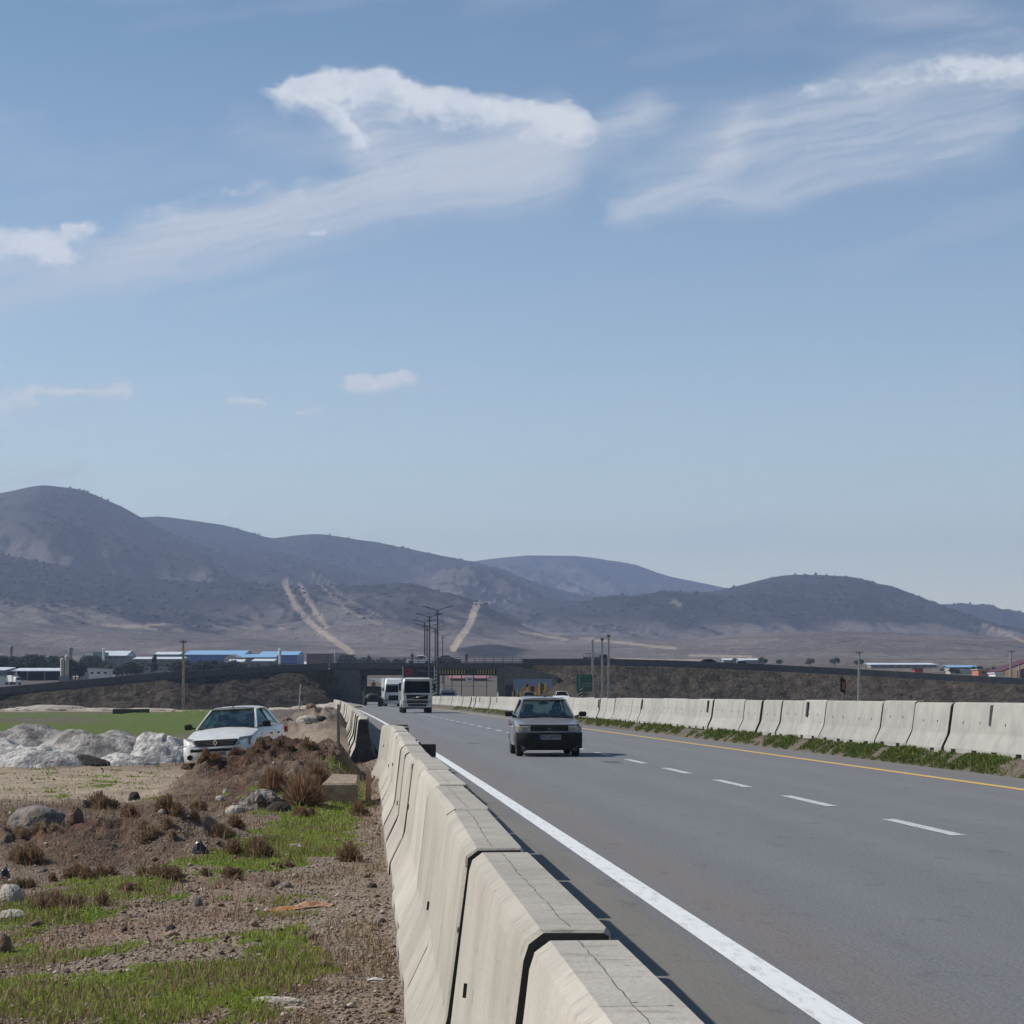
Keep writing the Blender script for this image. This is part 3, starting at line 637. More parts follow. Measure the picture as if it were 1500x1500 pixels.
def embankment(P, n, seed, tap):
    global EMB_M
    p, L = interp_path(P, n); p = smooth_path(p, 14)
    tg = np.gradient(p[:, :2], axis=0); tg /= np.linalg.norm(tg, axis=1)[:, None]
    nr = np.stack([tg[:, 1], -tg[:, 0]], -1); nr[nr[:, 1] > 0] *= -1      # towards the camera
    prof = np.concatenate([np.linspace(0, .09, 4), np.linspace(.1, 1, 46)])
    m = len(prof); X = np.zeros((n, m)); Y = X.copy(); Z = X.copy()
    gz = zland(p[:, 0], p[:, 1]-8, False)
    zt = p[:, 2]-1.05
    w = np.maximum((zt-gz)*1.75, 2.0); ar = np.linspace(0, 1, n); w = w*(1-.8*(sstep(.90, .985, ar) if tap > 0 else sstep(.085, .01, ar)))
    for j, t in enumerate(prof):
        off = .25+t*(w+.9); X[:, j] = p[:, 0]+nr[:, 0]*off; Y[:, j] = p[:, 1]+nr[:, 1]*off
        Z[:, j] = zt-(zt-gz+.5)*np.clip((t-.07)/.93, 0, 1)**.95-.05
    s = np.sin(np.clip(prof, 0, 1)*math.pi)[None, :]
    Z = Z+((ridged(X*.16, Y*.16+Z*.2, seed, 4)-.55)*.9+(fbm(X*.7, Z*.9, seed+3, 4)-.5)*.5)*s
    # back half: flat road bed and far slope
    bw = [0.0, 11.5, 12.5, 26.0]; XB = []; YB = []; ZB = []
    for q, o_ in enumerate(bw):
        XB.append(p[:, 0]-nr[:, 0]*(o_-.25)); YB.append(p[:, 1]-nr[:, 1]*(o_-.25)); ZB.append(zt-.02 if q < 3 else np.minimum(gz, zt)-.6+zrise(p[:, 1]+24))
    X = np.concatenate([np.stack(XB[::-1], 1), X], 1); Y = np.concatenate([np.stack(YB[::-1], 1), Y], 1); Z = np.concatenate([np.stack(ZB[::-1], 1), Z], 1)
    if EMB_M is None:
        EMB_M, h, b = base_mat('embankment_soil'); b.inputs['Roughness'].default_value = 1; b.inputs['Specular IOR Level'].default_value = .1
        Pn = h.n('ShaderNodeNewGeometry').outputs['Position']; n1, _ = h.noise(Pn, .5, 6, .65); n2, _ = h.noise(h.v('MULTIPLY', Pn, (1.6, 1, .9)), 1.3, 5, .7)
        vo = h.n('ShaderNodeTexVoronoi', i_Vector=Pn); vo.inputs['Scale'].default_value = 1.5
        c = h.mix(h.ramp(n1, .35, .65), (.088, .072, .057, 1), (.044, .037, .030, 1)); c = h.mix(h.ramp(n2, .55, .75, 0, .7), c, (.055, .055, .03, 1))
        r0 = h.n('ShaderNodeSeparateXYZ', i_0=vo.outputs['Color']).outputs[0]
        c = h.mix(h.m('MULTIPLY', h.ramp(r0, .84, .9, 0, .55), h.ramp(vo.outputs['Distance'], .15, .34, 1, 0)), c, (.16, .145, .125, 1))
        c = h.mix(h.m('MULTIPLY', h.ramp(r0, .25, .2, 0, .7), h.ramp(vo.outputs['Distance'], .3, .42, 1, 0)), c, (.02, .017, .014, 1))
        h.set(b.inputs['Base Color'], c)
        bn = h.n('ShaderNodeBump', i_Height=h.m('ADD', n2, h.m('MULTIPLY', vo.outputs['Distance'], -.5))); bn.inputs['Distance'].default_value = .25; h.set(b.inputs['Normal'], bn)
    o = grid_mesh('embankment', X, Y, Z, EMB_M); meta(o, kind='structure')
    return p, nr
pl, nl = embankment(LP, 420, 201, 1)
pr, nr_ = embankment(RP, 460, 207, -1)
def parapet(p, nr, label):
    b = MB(); n = len(p); step = 4
    prof = [(.16, 0), (.16, 1.0), (.13, 1.05), (-.13, 1.05), (-.16, 1.0), (-.28, .25), (-.28, 0), (-.28, -.5), (.30, -.5), (.30, -.02)]
    rr = []
    for i in list(range(0, n, step)):
        q = p[i]; m = nr[i]; rr.append([Vector((q[0]+m[0]*a, q[1]+m[1]*a, q[2]-1.05+z)) for a, z in prof])
    b.rings(rr)
    # panel joints cut as narrow raised straps
    for i in range(0, n-1, 16):
        q = p[i]; m = nr[i]; a = math.atan2(m[1], m[0]); b.box((q[0]+m[0]*.17, q[1]+m[1]*.17, q[2]-.55), (.03, .10, .9), (0, 0, a))
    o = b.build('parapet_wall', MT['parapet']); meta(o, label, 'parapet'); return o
parapet(pl, nl, 'long grey concrete parapet climbing along the left overpass embankment')
parapet(pr, nr_, 'long grey concrete parapet sloping down along the right overpass embankment')
def overpass_road():
    for p, nr in ((pl, nl), (pr, nr_)):
        X = np.stack([p[:, 0]-nr[:, 0]*a for a in (.3, 5, 11)], 1); Y = np.stack([p[:, 1]-nr[:, 1]*a for a in (.3, 5, 11)], 1); Z = np.stack([p[:, 2]-1.05+.05]*3, 1)
        o = grid_mesh('overpass_road', X, Y, Z, AS, uv=(Y, X)); meta(o, kind='structure')
overpass_road()
def bx(X0, X1, Y0, Y1, Z0, Z1): return ((X0+X1)/2, (Y0+Y1)/2, (Z0+Z1)/2), (X1-X0, Y1-Y0, Z1-Z0)
def bridge():
    r = empty('road_bridge', (-14, 336, 0), label='grey concrete road overpass on two spans with steel railings over the highway', cat='bridge')
    def part(b, name, m, **k): o = b.build(name, m, r, **k); o.matrix_parent_inverse = Matrix.Translation((14, -336, 0)); return o
    xl, xr = -28.0, 1.8
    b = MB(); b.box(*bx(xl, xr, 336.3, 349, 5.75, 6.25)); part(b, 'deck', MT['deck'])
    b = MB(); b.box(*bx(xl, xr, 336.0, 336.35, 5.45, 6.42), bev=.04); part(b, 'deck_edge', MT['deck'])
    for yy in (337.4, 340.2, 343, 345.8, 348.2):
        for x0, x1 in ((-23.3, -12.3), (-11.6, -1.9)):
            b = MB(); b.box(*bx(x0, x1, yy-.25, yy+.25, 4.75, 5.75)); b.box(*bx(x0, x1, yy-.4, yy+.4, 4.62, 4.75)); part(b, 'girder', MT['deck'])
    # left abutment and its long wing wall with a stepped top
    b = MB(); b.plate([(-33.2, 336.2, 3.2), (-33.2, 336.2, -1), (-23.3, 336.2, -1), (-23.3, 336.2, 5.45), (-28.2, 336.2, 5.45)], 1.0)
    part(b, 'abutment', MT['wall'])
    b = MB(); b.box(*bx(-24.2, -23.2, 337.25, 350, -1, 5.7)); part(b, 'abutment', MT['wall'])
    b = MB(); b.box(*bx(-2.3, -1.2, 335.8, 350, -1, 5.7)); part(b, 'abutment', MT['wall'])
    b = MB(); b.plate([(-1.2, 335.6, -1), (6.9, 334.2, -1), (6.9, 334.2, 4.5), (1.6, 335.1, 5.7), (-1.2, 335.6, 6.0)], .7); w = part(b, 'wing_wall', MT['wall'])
    # painted mural on the wing wall: blue sky band over yellow, brown and black shapes
    y_at = lambda x: 335.6-(x+1.2)*1.4/8.1-.01
    b = MB()
    def q(x0, x1, z0, z1, k, off=0.0): b.plate([(x0, y_at(x0)-.02-off, z0), (x1, y_at(x1)-.02-off, z0), (x1, y_at(x1)-.02-off, z1), (x0, y_at(x0)-.02-off, z1)], .012, k)
    q(.2, 6.2, .6, 3.95, 0); q(-1.0, .2, .3, 3.0, 3)
    rr = random.Random(3); x = .0; i = 0
    while x < 5.8:
        ww = rr.uniform(.18, .5); hh = rr.uniform(1.5, 2.9)-(.7 if x < 1.4 else 0); k = [1, 3, 2, 1, 3, 1, 2][i % 7]
        q(x, x+ww, .3, .5+hh, k, .012+.0015*i); x += ww*.8; i += 1
    for t in range(7):
        q(1.6+t*.62, 1.85+t*.62, 1.9+rr.uniform(-.3, .5), 2.6+rr.uniform(-.2, .5), [2, 1, 3][t % 3], .06+.002*t)
    o = b.build('mural', [M('mural_blue', (.13, .21, .30), .9, (.18, .22, .26)), M('mural_yellow', (.72, .46, .08), .9, (.55, .30, .06)), M('mural_orange', (.50, .24, .07), .9), M('mural_black', (.03, .028, .028), .9)], w)
    # centre pier with hazard boards
    b = MB(); b.box(*bx(-12.35, -11.5, 336.6, 348, -1, 5.75)); p = part(b, 'pier', MT['wall'])
    b = MB()
    for k in range(9):
        z = .9+k*.55; b.plate([(-12.3, 336.55, z), (-11.55, 336.55, z+.35), (-11.55, 336.55, z+.62), (-12.3, 336.55, z+.27)], .02)
    o = b.build('hazard_board', MT['plate'], p)
    # yellow and black warning stripes along the lower edge of the right span
    sy = [M('stripe_yellow', (.30, .24, .06), .8), MT['black']]
    for xa, xb_ in ((-11.4, -7.0), (-5.6, -2.5)):
        b = MB(); k = 0; x = xa
        while x < xb_: b.box(*bx(x, x+.209, 335.93, 335.985, 4.72, 5.35), k=(0 if k % 2 else 1)); x += .21; k += 1
        part(b, 'warning_stripe', sy)
    b = MB(); b.box(*bx(-11.5, -2.35, 336.0, 336.4, 4.65, 5.45)); part(b, 'fascia_beam', MT['deck'])
    # railing
    n = 20
    for i in range(n+1):
        x = xl+.6+(xr-xl-.9)*i/n; b = MB(); b.box(*bx(x-.06, x+.06, 336.1, 336.22, 6.42, 7.32)); part(b, 'railing_post', MT['steel'])
    for z in (6.68, 6.97, 7.27):
        b = MB(); b.tube((xl+.3, 336.06, z), (xr-.1, 336.06, z), .05, n=6); part(b, 'rail', MT['steel'])
    for z in (6.7, 7.2):
        b = MB(); b.tube((xl+.3, 348.8, z), (xr-.1, 348.8, z), .05, n=6); part(b, 'rail', MT['steel'])
    for i in range(11):
        x = xl+.6+(xr-xl-.9)*i/10; b = MB(); b.box(*bx(x-.05, x+.05, 348.7, 348.8, 6.2, 7.25)); part(b, 'railing_post', MT['steel'])
bridge()
# ------------------------------------------------------------------ concrete barriers
def barrier_mesh(L=2.96, H=1.10, seed=0, notches=True, chip=0.02, top=.098):
    rnd = random.Random(seed)
    # half profile (offset, height) from the foot to the middle of the top
    pr = [(.335, 0), (.335, .10), (.325, .13), (.215, .36), (.195, .42), (top+.026, H-.075), (top+.012, H-.03), (top-.028, H)]
    st = [0, .012, .03]
    if notches: st += [.55, .551, .90, .901, L-.90, L-.899, L-.55, L-.549]
    else: st += [L*.33, L*.66]
    st += [.3, 1.3, L/2, L-1.3, L-.3]
    st += [L-.03, L-.012, L]; st = sorted(st); rr = []
    for y in st:
        e = .012 if y in (0, L) else (.004 if y < .02 or y > L-.02 else 0)
        up = .085 if notches and (.5505 < y < .9005 or L-.8995 < y < L-.5495) else 0
        ring = []
        for sgn in (1, -1):
            pp = pr[:-3]+[(top+.026, H-.03), (top+.022, H-.010), (top+.012, H)] if sgn == 1 else pr[::-1]
            for x, z in pp:
                zz = up if z < .12 and z == 0 else z
                j = chip*rnd.uniform(-.5, .5) if (y < .02 or y > L-.02) else chip*.03*rnd.uniform(-1, 1)
                ring.append(Vector((sgn*(x-e*.6)+j*.4, y-L/2+(j if (y < .02 or y > L-.02) and z > 0 else 0), zz-(e if z > .9 else 0))))
        rr.append(ring)
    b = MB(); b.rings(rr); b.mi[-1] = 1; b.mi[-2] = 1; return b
SEAM = M('seam_dark', (.03, .028, .025), .95)
def lift_slot(b): pass
MT['marker'] = M('marker_black', (.012, .012, .014), .5, (.03, .03, .03), scale=15)
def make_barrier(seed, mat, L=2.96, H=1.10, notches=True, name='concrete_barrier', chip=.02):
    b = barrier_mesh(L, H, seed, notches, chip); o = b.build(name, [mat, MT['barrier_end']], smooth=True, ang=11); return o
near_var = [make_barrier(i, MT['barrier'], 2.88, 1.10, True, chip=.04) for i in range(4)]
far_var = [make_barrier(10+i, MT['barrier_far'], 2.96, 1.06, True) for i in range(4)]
def lifting_slots(o, H, k):
    for sg in (-1, 1):
        for yy in (-.62, .58):
            b = MB(); zz = H*.60+.02*k; b.box((sg*(.195-(zz-.42)*.105+.002), yy+.03*k, zz), (.012, .012, .05), (.0, sg*-.1*-1, 0)); b.build('lifting_slot', SEAM, o)
for k_, o_ in enumerate(far_var): lifting_slots(o_, 1.08, k_ % 4-1.5)
for k_ in (0, 2):
    b = MB(); b.box((-.192, -.7+k_*.5, .50+.1*k_), (.012, .012, .05), (0, .1, 0)); b.build('lifting_slot', SEAM, near_var[k_])
used_v = set()
def place_barrier(var, x, y, z, yaw, label, group=None, roll=0):
    if var.name not in used_v: used_v.add(var.name); o = var
    else: o = copy_tree(var)
    o.location = (x, y, z); o.rotation_euler = (0, roll, yaw)
    meta(o, label, 'barrier', group); return o
rb = random.Random(11)
G1 = 'concrete barriers along the left road edge'
# near run, from beside the viewer to the gap
ends = []
NEARLAB = ['nearest concrete barrier on the left edge, its top leaving the frame at the bottom',
           'second nearest left barrier, behind the widest broken joint, crack along its flat top',
           'third concrete barrier from the viewer on the left road edge, grey cracked top',
           'fourth concrete barrier from the viewer on the left road edge beside the white line',
           'fifth concrete barrier from the viewer on the left road edge, beside green grass']
JN = [1.15, 5.80, 8.72, 11.72, 14.75, 17.75, 20.7, 23.7, 26.7, 29.7, 32.7, 35.7, 38.7, 41.7, 44.7]
JN = [2.85, 5.84, 8.78, 11.75, 14.75, 17.75, 20.75, 23.8, 26.8, 29.8, 32.8, 35.8, 38.8, 41.8, 44.8]
near_objs = []
for i in range(-1, len(JN)-1):
    y0 = JN[i] if i >= 0 else -.15; y1 = JN[i+1]; ym = (y0+y1)/2
    sl = -math.atan((xbar(y1)-xbar(y0))/(y1-y0))
    lab = NEARLAB[i-1] if 1 <= i <= 5 else (['sixth', 'seventh', 'eighth', 'ninth', 'tenth', 'eleventh', 'twelfth', 'thirteenth', 'fourteenth'][i-6]+' concrete barrier from the viewer in the near left run' if i > 5 else ('left barrier right beside the viewer, below the frame' if i == 0 else 'left barrier just behind the viewer, out of the frame'))
    if i == len(JN)-2: lab = 'last barrier of the near left run, standing slightly askew before the gap'
    if i == len(JN)-6: lab = 'left barrier with a black marker board bolted to its road side'
    x = xbar(ym)+(rb.uniform(-.015, .015) if i != 2 else -.02)+(.012 if i == 0 else 0); ym -= .02 if i < 1 else 0
    o = place_barrier(near_var[(i+1) % 4], x, ym, -.22+{-1: -.03, 0: -.024, 1: -.008, 2: .004, 3: .010, 4: .016, 5: .02}.get(i, .016+rb.uniform(-.02, .02)), sl+rb.uniform(-.008, .008)+(.10 if i == len(JN)-2 else 0), lab, G1)
    near_objs.append(o)
    if i == len(JN)-6:
        b = MB(); b.box((.27, -.9, .93), (.25, .05, .18), bev=.01); b.box((.18, -.9, .9), (.12, .08, .1)); b.box((.15, -1.1, .99), (.10, .3, .12), bev=.03); b.build('marker_board', MT['marker'], o)
    if i == len(JN)-2:
        b = MB(); b.box((.24, .9, 1.0), (.24, .05, .22), bev=.01); b.build('marker_board', MT['marker'], o)
# cracks drawn as thin recessed-looking threads of dirt along the tops of the nearest pieces
CR = M('crack_dirt', (.12, .108, .09), 1)
def crack(o, seed, L=2.86):
    rnd = random.Random(seed); b = MB(); y = -L/2+.02; x = rnd.uniform(-.01, .03); pts = []
    while y < L/2-.02: pts.append((x+rnd.uniform(-.0025, .0025), y)); y += rnd.uniform(.03, .09); x = x*.92+rnd.uniform(-.0022, .0022)
    for (x0, y0), (x1, y1) in zip(pts, pts[1:]):
        w = rnd.uniform(.0006, .0020); b.add([(x0-w, y0, 1.1015), (x0+w, y0, 1.1015), (x1+w, y1, 1.1015), (x1-w, y1, 1.1015)], [(0, 1, 2, 3)])
    b.build('crack', CR, o)
    for k in range(7):
        b = MB(); yy = rnd.uniform(-L/2+.1, L/2-.1); x0 = rnd.choice([-.075, 0, .0]); ln = rnd.uniform(.04, .11); p = (x0, yy)
        for s in range(3):
            q = (p[0]+ln/3, p[1]+rnd.uniform(-.012, .012)); w = rnd.uniform(.0008, .002)
            b.add([(p[0], p[1]-w, 1.1015), (q[0], q[1]-w, 1.1015), (q[0], q[1]+w, 1.1015), (p[0], p[1]+w, 1.1015)], [(0, 1, 2, 3)]); p = q
        b.build('crack', CR, o)
for k in range(1, 6): crack(near_objs[k], 40+k)
# second run, beyond the gap, set further back from the white line
y = 55.0; k = 0
while y < 286:
    ym = y+1.48; x = xw(ym)-1.80; lab = 'pale concrete barrier in the second run along the left road edge beyond the gap'
    if k == 0: lab = 'concrete barrier with its dark shaded end facing the viewer, first beyond the gap'
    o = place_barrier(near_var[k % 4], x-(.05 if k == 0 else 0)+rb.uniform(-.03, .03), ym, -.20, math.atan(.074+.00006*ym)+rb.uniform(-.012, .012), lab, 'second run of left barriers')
    if k == 0:
        b = MB(); b.plate([(-.31, -1.492, .03), (.31, -1.492, .03), (.20, -1.492, .38), (.12, -1.492, 1.02), (-.12, -1.492, 1.02), (-.20, -1.492, .38)], .006); b.build('shaded_end', M('end_shade', (.030, .026, .028), .9, (.055, .05, .05), scale=5), o)  # dark sheet painting the shade on the end face
        b = MB(); b.box((-.04, -1.505, .86), (.07, .02, .28)); b.build('marker_plate', MT['marker'], o)
    y += 3.02; k += 1
# median run on the right
GM = 'barriers in the row on the grassy median'
def median(y): return xw(y)+10.78
tm = {43.55: 0, 63.3: 0, 92.2: 0}
mark_px = {1463: 'widest-looking black marker plate, at the right edge of the frame', 1192: 'black marker plate, beside the orange and black delineator', 1044: 'black marker plate, between the two poles and the delineator', 946: 'black marker plate, just right of the close pair of tall poles', 882: 'black marker plate, below the close pair of tall poles', 731: 'black marker plate, just left of the silver car', 706: 'black marker plate, second left of the silver car', 697: 'black marker plate, third left of the silver car', 675: 'black marker plate, far along the median towards the bridge'}
mk_y = {}
for px_, t in mark_px.items():
    ys_ = np.linspace(30, 300, 4000); pxs = 750+F*median(ys_)/ys_; mk_y[px_] = float(ys_[np.argmin(abs(pxs-px_))])
y = 28.6; k = 0
while y < 318:
    gap = rb.choice([0.015, .03, .05, .02]); ym = y+1.48
    m_ = [p for p, yy in mk_y.items() if y <= yy < y+3.0]
    lab = 'pale concrete barrier without a marker plate in the row on the grassy median'
    if m_: lab = 'median barrier with a '+mark_px[m_[0]]
    o = place_barrier(far_var[k % 4], median(ym)+rb.uniform(-.028, .028), ym, .29+rb.uniform(-.02, .02), math.atan(.074+.00006*ym)+rb.uniform(-.02, .02), lab, GM)
    if m_:
        o2 = MB(); o2.box((-.176, mk_y[m_[0]]-ym, .80), (.03, .17 if m_[0] > 1300 else .2, .42), (0, .097, 0), bev=.008); o2.build('marker_plate', MT['marker'], o)
    y += 2.98+gap; k += 1

# ------------------------------------------------------------------ vehicles
def wheel(root, x, y, r, w, side, rimr=.6, mat='rim'):
    b = MB(); b.lathe((x-w/2, y, r), (x+w/2, y, r), [(0, r*.62), (0, r*.9), (.12, r*.985), (.3, r), (.7, r), (.88, r*.985), (1, r*.9), (1, r*.62)], 24)
    t = b.build('wheel', MT['rubber'], root, smooth=True, ang=35)
    b = MB(); xo = x+side*w*.42
    b.lathe((xo-side*.06, y, r), (xo, y, r), [(0, r*rimr), (.8, r*rimr), (1, r*rimr*.9), (1, r*rimr*.5), (.7, r*.2), (1.1, r*.16), (1.1, .001)], 20)
    b.build('rim', MT[mat], t, smooth=True)
    return t
def car(name, root, P):
    """P: proportions of the car. Front faces -Y. Returns nothing, parts hang under root."""
    L, W, H = P['L'], P['W'], P['H']; hw = W/2; y0 = -L/2; y1 = L/2
    wf, wr, wrad = P['wf'], P['wr'], P['wrad']; paint = MT[P['paint']]
    zb = P.get('zb', .24)
    # side profile: (y, shoulder height, centre height, half width)
    st = P['st']; ys = sorted(set([s[0] for s in st]+[wf+d for d in (-wrad*1.22, -wrad*1.21, -wrad*.95, -wrad*.5, 0, wrad*.5, wrad*.95, wrad*1.21, wrad*1.22)]+[wr+d for d in (-wrad*1.22, -wrad*1.21, -wrad*.95, -wrad*.5, 0, wrad*.5, wrad*.95, wrad*1.21, wrad*1.22)]))
    sa = np.array(st, float); rr = []
    for y in ys:
        zs, zc, w = [np.interp(y, sa[:, 0], sa[:, i]) for i in (1, 2, 3)]
        za = zb
        for wy in (wf, wr):
            d = abs(y-wy)
            if d < wrad*1.215: za = max(za, wrad+math.sqrt(max((wrad*1.215)**2-d*d, 0)))
        za = min(za, zs-.10); zm = (za+zs)/2 if za > zs-.3 else zs-.28
        half = [(0, zb), (w*.70, zb), (w*.72, za), (w*.95, za), (w*.985, za+.03), (w, zm), (w*.985, zs-.06), (w*.955, zs-.015), (w*.90, zs), (w*.55, (zs*.35+zc*.65)), (0, zc)]
        ring = [Vector((x, y, z)) for x, z in half]+[Vector((-x, y, z)) for x, z in half[-2:0:-1]]
        rr.append(ring)
    b = MB(); b.rings(rr); body = b.build('body', paint, root, smooth=True, ang=38)
    # greenhouse
    g = P['gh']   # ws base y,z,halfw ; ws top y,z,hw ; rear top ; rear base
    (a_y, a_z, a_w), (t_y, t_z, t_w), (r_y, r_z, r_w), (c_y, c_z, c_w) = g
    b = MB(); rf = []
    n = 7
    for i in range(n):
        f = i/(n-1); y = t_y+(r_y-t_y)*f; w = t_w+(r_w-t_w)*f; cz = .045*math.sin(math.pi*(.12+.76*f)); z = t_z+(r_z-t_z)*f+cz-.016
        half = [(0, z+.028), (w*.5, z+.022), (w*.86, z+.002), (w, z-.035), (w*.985, z-.06), (w*.9, z-.055), (0, z-.02)]
        rf.append([Vector((x, y, zz)) for x, zz in half]+[Vector((-x, y, zz)) for x, zz in half[-2:0:-1]])
    b.rings(rf); roof = b.build('roof', paint, root, smooth=True, ang=50)
    def pillar(nm, p0, p1, w0, d0):
        for s in (1, -1):
            q0 = Vector((p0[0]*s, p0[1], p0[2])); q1 = Vector((p1[0]*s, p1[1], p1[2])); d = (q1-q0)
            b = MB(); e = [Vector((-w0/2*s, -d0/2, 0)), Vector((w0/2*s, -d0/2, 0)), Vector((w0/2*s, d0/2, 0)), Vector((-w0/2*s, d0/2, 0))]
            b.rings([[q0+k-d*.03 for k in e], [q1+k*.85 for k in e]]); b.build('pillar', paint if nm != 'B' else MT['black'], root)
    pillar('A', (a_w-.01, a_y+.02, a_z), (t_w-.04, t_y+.03, t_z-.03), .05, .09)
    pillar('C', (c_w-.01, c_y-.05, c_z), (r_w-.04, r_y-.03, r_z-.03), .05, P.get('cd', .16))
    my = P.get('by', (t_y+r_y)/2); pillar('B', (hw*.95, my, a_z-.02), (t_w-.02, my+.05, t_z-.03), .03, .07)
    gm = MT[P.get('glass', 'glass')]
    def pane(nm, pts, th=.006): b = MB(); b.plate(pts, th); return b.build(nm, gm, root)
    pane('windshield', [(-a_w+.03, a_y, a_z), (a_w-.03, a_y, a_z), (t_w-.07, t_y+.01, t_z-.045), (-t_w+.07, t_y+.01, t_z-.045)])
    pane('rear_window', [(-c_w+.05, c_y-.02, c_z), (-r_w+.07, r_y-.01, r_z-.045), (r_w-.07, r_y-.01, r_z-.045), (c_w-.05, c_y-.02, c_z)])
    # dark rubber round the windscreen
    b = MB(); fr = [Vector((-a_w+.02, a_y-.004, a_z)), Vector((a_w-.02, a_y-.004, a_z)), Vector((t_w-.06, t_y, t_z-.04)), Vector((-t_w+.06, t_y, t_z-.04))]
    for i in range(4): b.tube(fr[i], fr[(i+1) % 4], .014, n=6)
    b.build('windshield_seal', MT['black'], root)
    for s in (1, -1):
        q = [(s*(a_w-.005), a_y+.10, a_z), (s*(t_w-.03), t_y+.10, t_z-.06), (s*(t_w-.03), my-.0, t_z-.06), (s*hw*.955, my-.05, a_z)]
        pane('side_window', q)
        q = [(s*hw*.955, my+.04, a_z), (s*(t_w-.03), my+.07, t_z-.06), (s*(r_w-.03), r_y-.16, r_z-.06), (s*(c_w-.01), c_y-.20, c_z)]
        pane('side_window', q)
        # door skins and handles
        for (ya, yb_) in ((a_y+.12, my-.01), (my+.02, wr-wrad*1.0)):
            if yb_-ya < .3: continue
            b = MB(); x = hw*.995
            w_at = lambda yy: np.interp(yy, sa[:, 0], sa[:, 3])
            b.plate([(s*w_at(ya)*1.0, ya, .36), (s*w_at(yb_)*1.0, yb_, .36), (s*w_at(yb_)*1.003, yb_, a_z-.17), (s*w_at(ya)*1.003, ya, a_z-.17)], .006*s)
            d = b.build('door', paint, root)
            b = MB(); b.box((s*(hw*1.0+.012), yb_-.14, a_z-.20), (.03, .15, .035), bev=.008); b.build('handle', MT['black'], d)
        # mirrors
        mm = P['mirror']; b = MB(); b.box((s*(hw+mm[0]/2+.02), a_y+.12, a_z+mm[2]), (mm[0], .09, mm[1]), bev=.03); b.tube((s*(hw-.08), a_y+.14, a_z+.0), (s*(hw+.06), a_y+.13, a_z+mm[2]-.02), .025, n=6)
        b.build('mirror', MT[P.get('mirror_mat', 'black')], root)
    for x in (-1, 1):
        for wy in (wf, wr):
            wheel(root, x*(hw-P.get('tw', .17)/2-.03), wy, wrad, P.get('tw', .17), x)
    # cabin
    b = MB(); b.box((0, a_y+.22, a_z-.06), (a_w*1.75, .5, .16), bev=.05); b.build('dashboard', MT['dash'], root)
    for x in (-.36, .36):
        b = MB(); b.box((x, a_y+1.02, a_z-.18), (.46, .13, .58), (-.22, 0, 0), bev=.06); b.box((x, a_y+1.12, a_z+.22), (.25, .10, .19), (-.2, 0, 0), bev=.05); b.box((x, a_y+.8, a_z-.44), (.46, .5, .14), bev=.05); b.build('seat', MT['seat'], root)
    b = MB(); b.box((0, c_y-.55, c_z-.16), (1.2, .14, .5), (-.25, 0, 0), bev=.06)
    for x in (-.33, .33): b.box((x, c_y-.48, c_z+.12), (.24, .09, .14), bev=.04)
    b.build('seat', MT['seat'], root)
    b = MB(); q = []
    cx, cy, cz = (P.get('drv', .36), a_y+.48, a_z+.0)
    for i in range(18):
        a = 2*math.pi*i/18; q.append(Vector((cx+.18*math.cos(a), cy-.06*math.sin(a)*-1, cz+.16*math.sin(a))))
    for i in range(18): b.tube(q[i], q[(i+1) % 18], .014, n=5)
    b.tube((cx-.17, cy, cz), (cx+.17, cy, cz), .016, n=5); b.build('steering_wheel', MT['black'], root)
    b = MB(); b.box((0, t_y+.20, t_z-.11), (.24, .03, .07), bev=.012); b.tube((0, t_y+.2, t_z-.08), (0, t_y+.14, t_z-.03), .01, n=5); b.build('rear_view_mirror', MT['black'], root)
    for x in (-.38, .12):
        b = MB(); b.tube((x, a_y-.02, a_z+.005), (x+.42, a_y+.028, a_z+.055), .009, n=5); b.build('wiper', MT['black'], root)
    # tail lamps and rear bumper
    for s in (1, -1):
        b = MB(); b.box((s*(hw-.16), y1-.01, P.get('tailz', .8)), (.26, .05, .16), bev=.02); b.build('tail_light', M('tail_red', (.35, .01, .01), .3) if 'tail' not in MT else MT['tail'], root)
    b = MB(); b.box((0, y1+.01, .45), (W*.96, .14, .24), bev=.05); b.build('bumper', MT[P.get('bump', 'black')], root)
    return body
MT['tail'] = M('tail_red', (.35, .01, .01), .3, coat=.6)
def number_plate(parent, c, w=.50, hgt=.11, glyphs='۲۲ب۵۸۴۴۱'):
    b = MB(); b.box(c, (w, .012, hgt), bev=.003); p = b.build('licence_plate', MT['plate_dim'], parent)
    b = MB(); b.box((c[0]-w/2+.025, c[1]-.0085, c[2]), (.035, .006, hgt*.9)); b.build('plate_band', MT['plate_blue'], p)
    for txt, x, s in ((glyphs, .0, .115),):
        cu = bpy.data.curves.new('digits', 'FONT'); cu.body = txt; cu.size = s; cu.align_x = 'CENTER'; cu.align_y = 'CENTER'; cu.extrude = .002; cu.offset = .0025
        o = bpy.data.objects.new('digits', cu); C.objects.link(o)
        dg = bpy.context.evaluated_depsgraph_get(); me = bpy.data.meshes.new_from_object(o.evaluated_get(dg)); bpy.data.objects.remove(o)
        if len(me.vertices):
            xs = [v.co.x for v in me.vertices]; k = min(1.0, (w-.09)/(max(xs)-min(xs)+1e-6)); mid = (max(xs)+min(xs))/2
            zs = [v.co.y for v in me.vertices]; kz = hgt*.74/(max(zs)-min(zs)+1e-6); mz = (max(zs)+min(zs))/2
            for v in me.vertices: v.co = Vector((c[0]+.018+(v.co.x-mid)*k, c[1]-.008-v.co.z, c[2]+(v.co.y-mz)*kz))
            me.materials.clear(); me.materials.append(MT['plate_ink']); q = bpy.data.objects.new('digits', me); C.objects.link(q); q.parent = p
    return p

